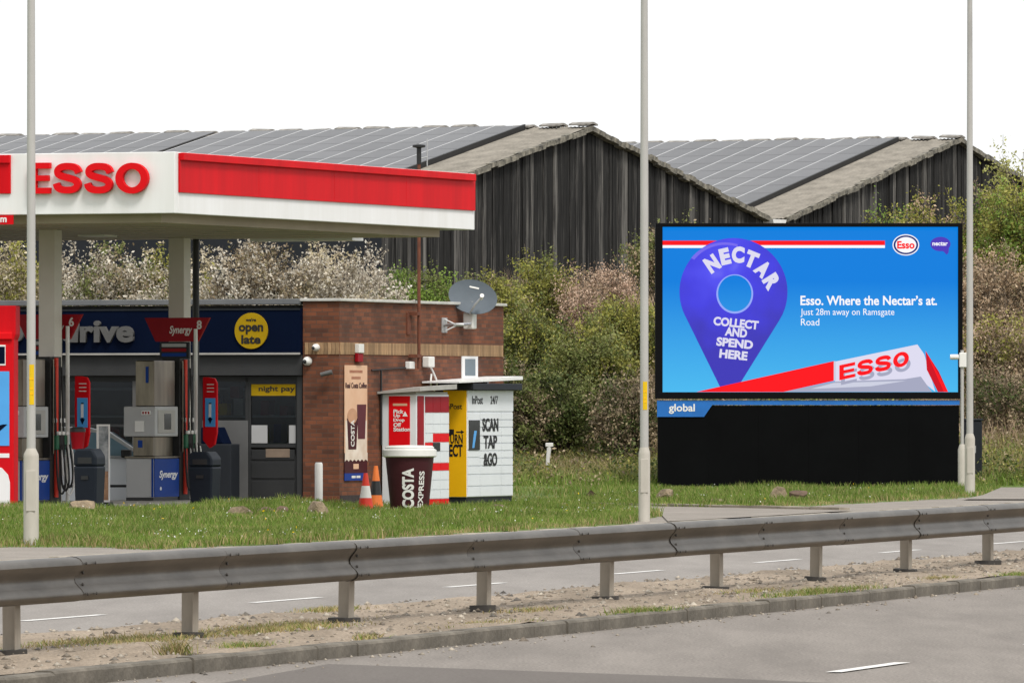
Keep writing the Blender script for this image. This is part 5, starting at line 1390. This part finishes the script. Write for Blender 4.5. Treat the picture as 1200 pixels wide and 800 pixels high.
# ================================================================== VEGETATION
def leaves(centers, n_each, spread, size, rng, flat=.0, squash=1.0):
    C = np.repeat(np.asarray(centers), n_each, axis=0); N = len(C)
    P_ = C + rng.normal(0, 1, (N, 3)) * spread * np.array([1, 1, squash])
    a = rng.normal(0, 1, (N, 3)); a /= np.linalg.norm(a, axis=1, keepdims=True)
    b = rng.normal(0, 1, (N, 3)); b -= (a * b).sum(1, keepdims=True) * a; b /= np.linalg.norm(b, axis=1, keepdims=True)
    sz = size * rng.uniform(.55, 1.35, (N, 1))
    a = a * sz; b = b * sz * .55
    V = np.stack([P_ - a, P_ + b, P_ + a, P_ - b], 1).reshape(-1, 3)
    Fc = np.arange(N * 4).reshape(-1, 4)
    return V, Fc
def shrub(name, label, cat, px, pyb, Y, wpx, hpx, mats, nclump=70, nleaf=70, size=.05, spread=.17, depth=.8, group=None, woody=M_wood, seed=1, cone_=0.0, trunk=False, twig_n=26, gap=.0, twig_r=.016):
    rng = np.random.default_rng(seed); p_ = P(px, pyb, Y); s = F / Y
    zg = terr(p_.x, p_.y); ztop = HC + (YH - (pyb - hpx)) / s
    rx = wpx / 2 / s; H_ = ztop - zg; rt = root(name, label, cat, (p_.x, p_.y, zg), 0, group)
    z_lo = max(0.05, (p_.z - zg)) ; hh = H_ - z_lo
    cs = []
    while len(cs) < nclump:
        u = rng.normal(0, 1, 3); u /= np.linalg.norm(u); r_ = rng.uniform(.25, 1) ** .45
        q = u * r_
        zz_ = z_lo + hh * (.5 + .5 * q[2]); k = 1 - cone_ * (zz_ - z_lo) / hh
        lump = 1 + .18 * math.sin(3 * math.atan2(q[1], q[0]) + seed) * (1 - abs(q[2]))
        c = (q[0] * rx * k * lump, q[1] * rx * depth * k * lump, zz_ + rng.normal(0, .10))
        if gap and math.sin(c[0] * 2.7 + seed) * math.sin(c[2] * 3.1 + seed * 2) > 1 - gap: continue
        cs.append(c)
    mb = MB(); per = max(4, int(nleaf * nclump / (nclump * 6 + 1)))
    if trunk: mb.tube([(0, 0, -.15), (.05, 0, H_ * .3), (.0, .05, H_ * .62)], [.09, .07, .035], 7)
    cent = []
    for i, c in enumerate(cs):
        c = Vector(c); b0 = Vector((c.x * .35 + rng.normal(0, .1), c.y * .35 + rng.normal(0, .1), min(z_lo * .6, c.z * .5) - .1 if not trunk else min(c.z * .6, H_ * rng.uniform(.2, .55))))
        if trunk: b0.x *= .1; b0.y *= .1
        m_ = b0.lerp(c, .55) + Vector((rng.normal(0, .10), rng.normal(0, .10), .10))
        if i < nclump * .75: mb.tube([b0, m_, c], [twig_r * 1.1, twig_r * .8, twig_r * .4], 3, caps=False)
        n_sub = 6; out_ = Vector((c.x / max(rx, .1), c.y / max(rx, .1), (c.z - z_lo) / max(hh, .1) - .25))
        mem = []
        for j in range(n_sub):
            st = m_.lerp(c, rng.uniform(.3, 1.0)); dr = (out_ * .7 + Vector((rng.normal(0, .75), rng.normal(0, .75), rng.normal(.35, .6)))).normalized()
            ln_ = rng.uniform(.18, .55) * (1.0 + spread); en = st + dr * ln_ + Vector((0, 0, -.05 * ln_))
            if j % 2 == 0: mb.tube([st, en + dr * .06], [twig_r * .45, twig_r * .22], 3, caps=False)
            for q in range(5): mem.append(st.lerp(en, .2 + .8 * (q + rng.uniform(0, 1)) / 5))
        cent.append(mem)
    mb.build('trunk' if trunk else 'stems', woody, rt, fix=False)
    nm = len(mats)
    for i, m_ in enumerate(mats):
        sub = [tuple(p) for mem in cent[i::nm] for p in mem]
        V, Fc = leaves(sub, max(2, int(nleaf / 30)), .045 + spread * .12, size * 1.05, rng)
        npmesh('crown' if trunk else 'foliage', V, Fc, m_, rt)
    return rt
L_bloss = leafmat('blossom', [(.62, .58, .50), (.52, .46, .37), (.40, .34, .25), (.70, .67, .60)], trans=.2)
L_bloss2 = leafmat('blossom creamy', [(.52, .46, .33), (.36, .30, .19), (.22, .19, .10), (.58, .53, .42)], trans=.2)
L_olive = leafmat('olive leaf', [(.18, .19, .035), (.29, .28, .06), (.13, .135, .028), (.34, .31, .09)])
L_green = leafmat('spring green leaf', [(.10, .17, .025), (.16, .24, .04), (.20, .27, .06)])
L_mid = leafmat('mid green leaf', [(.075, .10, .022), (.13, .155, .04), (.20, .20, .08), (.095, .12, .028)])
L_dark = leafmat('dark leaf', [(.035, .055, .014), (.07, .095, .024), (.11, .12, .04)])
L_dry = leafmat('dry stem', [(.34, .25, .165), (.26, .18, .11), (.42, .33, .23)], trans=.1)
L_pink = leafmat('pinkish dry seedhead', [(.40, .27, .20), (.30, .21, .15), (.50, .38, .29)], trans=.1)
L_brown = leafmat('bramble brown', [(.20, .15, .09), (.12, .09, .057), (.32, .25, .165), (.15, .135, .06)], trans=.1)
L_yg = leafmat('pale yellow-green leaf', [(.36, .36, .12), (.28, .29, .08), (.44, .42, .20)], trans=.35)
G1 = 'blossoming shrubs behind the shop roof'
BL = [L_bloss, L_bloss2, L_brown]
shrub('blossom_shrub', 'cream blossoming shrub at the far left behind the red pylon and left column', 'shrub', 10, 420, 168, 120, 148, [L_bloss2, L_olive, L_bloss2], 110, 140, .036, .16, group=G1, seed=21, woody=M_twig)
shrub('blossom_shrub', 'dense dark-based blossoming shrub framed between the two canopy columns', 'shrub', 118, 425, 166, 125, 150, [L_bloss, L_bloss, L_brown, L_mid], 130, 150, .036, .16, group=G1, seed=22)
shrub('blossom_shrub', 'blossoming shrub hidden partly by the right canopy column', 'shrub', 205, 425, 169, 110, 146, [L_bloss, L_bloss2, L_olive], 110, 140, .036, .16, group=G1, seed=23)
shrub('blossom_shrub', 'white blossoming shrub right of the right canopy column, above the round sign', 'shrub', 290, 425, 165, 130, 150, [L_bloss, L_bloss, L_brown], 140, 150, .036, .16, group=G1, seed=24)
shrub('blossom_shrub', 'white blossoming shrub above the brick corner with twigs against the black boards', 'shrub', 385, 425, 166, 120, 148, [L_bloss, L_bloss, L_bloss2], 120, 140, .034, .15, group=G1, seed=25, woody=M_twig)
shrub('blossom_shrub', 'thin rightmost blossoming shrub tapering down left of the mast', 'shrub', 440, 425, 168, 85, 128, [L_bloss, L_bloss], 60, 110, .034, .14, group=G1, seed=26, woody=M_twig)
G2 = 'bushes on the scrub bank'
def bank(label, px, pyb, Y, w_, h_, mats, seed, **k): shrub('bank_bush', label, 'bush', px, pyb, Y, w_, h_, mats, k.pop('nc', 90), int(k.pop('nl', 90) * 2.2), k.pop('size', .055) * .62, k.pop('spread', .2) * 1.15, group=G2, seed=seed, **k)
bank('bright green bush between the mast and the satellite dish', 500, 400, 172, 95, 78, [L_green, L_green, L_mid], 31)
bank('dull green bush behind the satellite dish', 575, 420, 171, 70, 98, [L_olive, L_brown, L_mid], 32)
bank('rounded olive-green bush highest on the bank right of the dish', 640, 420, 178, 75, 120, [L_olive, L_olive, L_mid], 33, woody=M_twig)
bank('pinkish dry bush left of the second lamp post', 702, 400, 177, 95, 95, [L_pink, L_pink, L_dry], 34, size=.04, woody=M_twig)
bank('yellow-green bush crossing behind the second lamp post', 735, 440, 172, 90, 90, [L_olive, L_olive, L_mid], 35)
bank('grey-green bush in the middle of the bank beside the brick wall', 620, 460, 168, 90, 100, [L_mid, L_olive, L_dark], 36)
bank('mid green bush below the pinkish one', 690, 470, 167, 100, 95, [L_mid, L_olive, L_mid], 37)
bank('dark green low bush at the bank foot right of the parcel locker', 650, 525, 164, 110, 95, [L_dark, L_mid, L_mid], 38)
bank('brown bramble clump at the bank foot left of the billboard', 735, 540, 163, 80, 90, [L_brown, L_brown, L_dark], 39, nl=60, twig_n=60, woody=M_twig)
bank('dark bush behind the parcel locker corner', 600, 530, 163, 60, 100, [L_dark, L_brown, L_mid], 40)
bank('dull bush peering over the billboard top middle', 800, 330, 178, 110, 60, [L_brown, L_mid], 48)
bank('light green sprig over the billboard top right', 1050, 300, 185, 60, 55, [L_green, L_olive], 41, nc=30, nl=50)
bank('pale dry bush over the billboard right corner', 1092, 330, 182, 60, 95, [L_dry, L_olive], 42, nc=60, nl=70)
bank('large bright green bush right of the billboard top', 1165, 340, 180, 100, 118, [L_green, L_olive, L_olive, L_brown], 43, nc=110, woody=M_twig)
bank('green bush at the right edge above the path', 1200, 330, 176, 70, 125, [L_olive, L_green, L_olive], 44, nc=90)
bank('tan dry bush right of the billboard at mid height', 1160, 400, 172, 90, 110, [L_dry, L_brown, L_dry], 45, nl=60, woody=M_twig)
bank('brown scrub bush right of the lamp post at the billboard edge', 1170, 480, 168, 90, 110, [L_brown, L_olive, L_dry], 46, twig_n=60, woody=M_twig)
bank('dark tangled bramble by the path at the right edge', 1180, 550, 166, 95, 110, [L_brown, L_dark, L_brown], 47, nl=50, twig_n=90, woody=M_twig)
shrub('spring_tree', 'pale leafing tree top at the right edge against the sky', 'tree', 1192, 330, 215, 75, 178, [L_yg, L_yg], 34, 42, .05, .2, seed=51, trunk=True, twig_n=60, woody=M_twig, twig_r=.02)

# ground cover over the bank: leaves and dry stalks
def cover():
    rng = np.random.default_rng(5); N = 90000
    px = rng.uniform(-40, 1260, N); Y = rng.uniform(156, 200, N); X = (px - 600) / F * Y
    keep = (px > 560) | (Y > 160); X, Y, px = X[keep], Y[keep], px[keep]
    Z = np.array([terr(x, y) for x, y in zip(X, Y)])
    patch = np.sin(X * 1.7 + Y * .8) * np.sin(X * .9 - Y * .55 + 1)
    hgt = .12 + .5 * np.clip(patch, 0, 1) + .25 * np.clip((Y - 158) / 10, 0, 1)
    C = np.stack([X, Y, Z + rng.uniform(0, 1, len(X)) * hgt], 1)
    which = (patch + rng.normal(0, .5, len(X)))
    for m_, lo, hi in ((L_brown, -9, -.35), (L_mid, -.35, .2), (L_olive, .2, .55), (L_dark, .55, 9)):
        sub = C[(which > lo) & (which <= hi)]; V, Fc = leaves(sub, 2, .09, .042, rng)
        o = npmesh('ground_cover', V, Fc, m_, kind='stuff'); tag(o, {L_brown: 'brown bramble litter covering the scrub bank', L_mid: 'mid green ground cover on the scrub bank', L_olive: 'olive ground cover on the scrub bank', L_dark: 'dark ivy ground cover on the scrub bank'}[m_], 'ground cover')
cover()
def blades(name, X, Y, Z, h, wd, lean, mat, label, cat, rng):
    N = len(X); B = np.stack([X, Y, Z], 1); az = rng.uniform(0, 2 * np.pi, N); d = np.stack([np.cos(az), np.sin(az), np.zeros(N)], 1)
    side = np.stack([-np.sin(az), np.cos(az), np.zeros(N)], 1)
    la = rng.uniform(0, 2 * np.pi, N); ld = np.stack([np.cos(la), np.sin(la), np.zeros(N)], 1)
    w_ = (wd * rng.uniform(.6, 1.4, N))[:, None]; hh = h[:, None]
    ln = (lean * rng.uniform(.2, 1, N))[:, None] * hh
    up = np.array([[0, 0, 1.0]])
    v0 = B - side * w_; v1 = B + side * w_; m = B + up * hh * .6 + ld * ln * .4
    v2 = m + side * w_ * .7; v3 = m - side * w_ * .7; t_ = B + up * hh + ld * ln
    V = np.stack([v0, v1, v2, v3, t_ + side * w_ * .1, t_ - side * w_ * .1], 1).reshape(-1, 3)
    b = np.arange(N)[:, None] * 6
    Fc = np.concatenate([b + np.array([[0, 1, 2, 3]]), b + np.array([[3, 2, 4, 5]])])
    o = npmesh(name, V, Fc, mat, kind='stuff'); tag(o, label, cat); return o
L_grass = leafmat('grass blade', [(.085, .15, .018), (.13, .215, .028), (.18, .245, .045), (.27, .275, .09)], trans=.3)
L_grassd = leafmat('dry grass blade', [(.42, .32, .16), (.32, .25, .12), (.25, .24, .08)], trans=.2)
def verge_grass():
    rng = np.random.default_rng(8); N = 380000
    px = rng.uniform(-30, 1230, N); inv = rng.uniform(1 / 163.0, 1 / 84.0, N); Y = 1 / inv; X = (px - 600) / F * Y
    d = (X - R0.x) * RN.x + (Y - R0.y) * RN.y; t = (X - R0.x) * RD.x + (Y - R0.y) * RD.y
    k = d > gedge(px, t)
    X, Y, px, d, t = X[k], Y[k], px[k], d[k], t[k]
    polys = [FC, [(q_.x, q_.y) for q_ in pv], [(q_.x, q_.y) for q_ in sp], [tuple(BLD.w(-14, 0).xy), tuple(BLD.w(0, 0).xy), tuple(BLD.w(0, LB).xy), tuple(BLD.w(-14, LB).xy)]]
    k = np.array([not any(inside(x, y, q_) for q_ in polys) for x, y in zip(X, Y)]); X, Y, px, d, t = X[k], Y[k], px[k], d[k], t[k]
    Z = np.array([terr(x, y) for x, y in zip(X, Y)])
    pat = np.sin(X * 1.3 + Y * .37) * np.sin(X * .6 - Y * .51 + 2) + .5 * np.sin(X * 3.1 + Y * 1.7)
    h = (.045 + .06 * np.clip(pat + .6, 0, 1.6)) * rng.uniform(.6, 1.3, len(X))
    dry = (rng.uniform(0, 1, len(X)) < .13 + .30 * (d < gedge(px, t) + .3) + .30 * (pat < -.45))
    blades('grass', X[~dry], Y[~dry], Z[~dry], h[~dry], .007, .6, L_grass, 'short green grass covering the verge', 'grass', rng)
    blades('dry_grass', X[dry], Y[dry], Z[dry], h[dry] * .9, .006, .8, L_grassd, 'dry straw blades scattered through the verge', 'grass', rng)
    # daisies: small white heads
    n_ = 650; i = rng.integers(0, len(X), n_ * 3); i = i[np.sin(X[i] * .9 + 1) * np.sin(Y[i] * .45) > .05][:n_]
    C = np.stack([X[i], Y[i], Z[i] + .10], 1); V, Fc = leaves(C, 1, .0, .012, rng); o = npmesh('daisies', V, Fc, M_cream, kind='stuff'); tag(o, 'tiny white daisies dotted over the green verge', 'flowers')
    i = rng.integers(0, len(X), 60); C = np.stack([X[i], Y[i], Z[i] + .11], 1); V, Fc = leaves(C, 1, .0, .02, rng); o = npmesh('dandelions', V, Fc, M_yelsign, kind='stuff'); tag(o, 'tiny yellow dandelions dotted over the green verge', 'flowers')
verge_grass()
def rough_grass():
    rng = np.random.default_rng(9)
    N = 15000; px = rng.uniform(590, 1240, N); Y = rng.uniform(157, 165, N); X = (px - 600) / F * Y
    Z = np.array([terr(x, y) for x, y in zip(X, Y)])
    blades('rough_grass', X, Y, Z, rng.uniform(.10, .38, N) * np.clip((Y - 153) / 5, .3, 1), .008, .9, L_grassd, 'tall straw-coloured rough grass along the bank foot', 'grass', rng)
    N = 15000; px = rng.uniform(590, 1240, N); Y = rng.uniform(155.5, 166, N); X = (px - 600) / F * Y
    Z = np.array([terr(x, y) for x, y in zip(X, Y)])
    blades('green_tussock', X, Y, Z, rng.uniform(.08, .34, N), .008, .9, L_grass, 'longer green tussock grass along the bank foot', 'grass', rng)
    N = 16000; px = np.concatenate([rng.uniform(590, 790, N), rng.uniform(1080, 1240, N)]); Y = rng.uniform(164, 196, 2 * N); X = (px - 600) / F * Y
    Z = np.array([terr(x, y) for x, y in zip(X, Y)])
    blades('dead_stalks', X, Y, Z, rng.uniform(.3, 1.5, 2 * N) * np.clip((Y - 160) / 10, .4, 1), .006, .7, L_dry, 'dead pale stalks standing among the bank scrub', 'stalks', rng)
rough_grass()
# weeds and grit on the central reserve
def reserve_bits():
    rng = np.random.default_rng(14); T = []; Dd = []
    spots = [(207, 762, .10, 90, .13), (285, 756, .22, 160, .07), (160, 748, .6, 260, .05), (345, 733, .7, 300, .05), (430, 745, .1, 60, .06), (600, 742, .1, 60, .05), (775, 715, .5, 380, .07), (740, 716, .2, 120, .08), (965, 692, .9, 600, .07), (1195, 672, .35, 200, .06), (620, 712, .4, 100, .04), (385, 712, .4, 200, .05), (1100, 676, .3, 120, .05), (660, 731, .05, 30, .05), (110, 748, 1.0, 420, .045), (280, 738, .8, 300, .04), (320, 730, .9, 300, .04), (560, 728, .6, 120, .035), (880, 690, .6, 120, .04)]
    X = []; Y = []; h = []; dry = []
    for (px, py_, sp_, n_, hh) in spots:
        c = gp(px, py_, .11); n_ *= 3; hh *= .75; t = rng.normal(0, sp_ * 1.0, n_); d = rng.normal(0, .045 + sp_ * .09, n_)
        p_ = [c + RD * a + RN * b for a, b in zip(t, d)]; p_ = [q for q in p_ if .02 < (q - R0).dot(RN) < 3.15]
        X += [q.x for q in p_]; Y += [q.y for q in p_]; h += list(rng.uniform(.4, 1.3, len(p_)) * hh); dry += list(rng.uniform(0, 1, len(p_)) < (.35 if px in (775, 740, 965, 1195, 285) else .8))
    X, Y, h, dry = map(np.array, (X, Y, h, dry)); Z = np.full(len(X), .085)
    blades('weeds', X[~dry], Y[~dry], Z[~dry], h[~dry], .0035, 1.4, L_grass, 'small green weeds tufted along the near kerb', 'weeds', rng)
    blades('dead_weeds', X[dry], Y[dry], Z[dry], h[dry], .0035, 1.5, L_grassd, 'withered straw weeds on the gritty central reserve', 'weeds', rng)
    # grit: tiny tetra stones
    N = 5200; t = rng.uniform(-12, 45, N); d = rng.uniform(.15, 3.15, N); near = rng.uniform(0, 1, N) < .14; d[near] = -rng.exponential(.18, near.sum())
    C = np.array([list(R(a, b)) for a, b in zip(t, d)]); C[:, 2] = np.where(d > 0, .095, .006)
    r_ = rng.gamma(2.0, .006, N) + .004; r_[near] *= .7
    base = np.array([[1, 0, -.4], [-.5, .87, -.4], [-.5, -.87, -.4], [.1, .1, .8]])
    ang = rng.uniform(0, 6.28, N); ca, sa = np.cos(ang), np.sin(ang)
    V = np.empty((N, 4, 3))
    for k in range(4):
        x, y, z = base[k]; V[:, k, 0] = C[:, 0] + r_ * (ca * x - sa * y) * 1.3; V[:, k, 1] = C[:, 1] + r_ * (sa * x + ca * y); V[:, k, 2] = C[:, 2] + r_ * z * .7
    b = np.arange(N)[:, None] * 4
    Fc = np.concatenate([b + np.array([[0, 1, 3]]), b + np.array([[1, 2, 3]]), b + np.array([[2, 0, 3]]), b + np.array([[0, 2, 1]])])
    L_grit = leafmat('grit stone', [(.30, .25, .19), (.16, .13, .10), (.42, .37, .30), (.08, .07, .06)], trans=0.0)
    o = npmesh('grit', V.reshape(-1, 3), Fc, L_grit, kind='stuff'); tag(o, 'loose grit and small stones strewn over the central reserve', 'gravel')
reserve_bits()
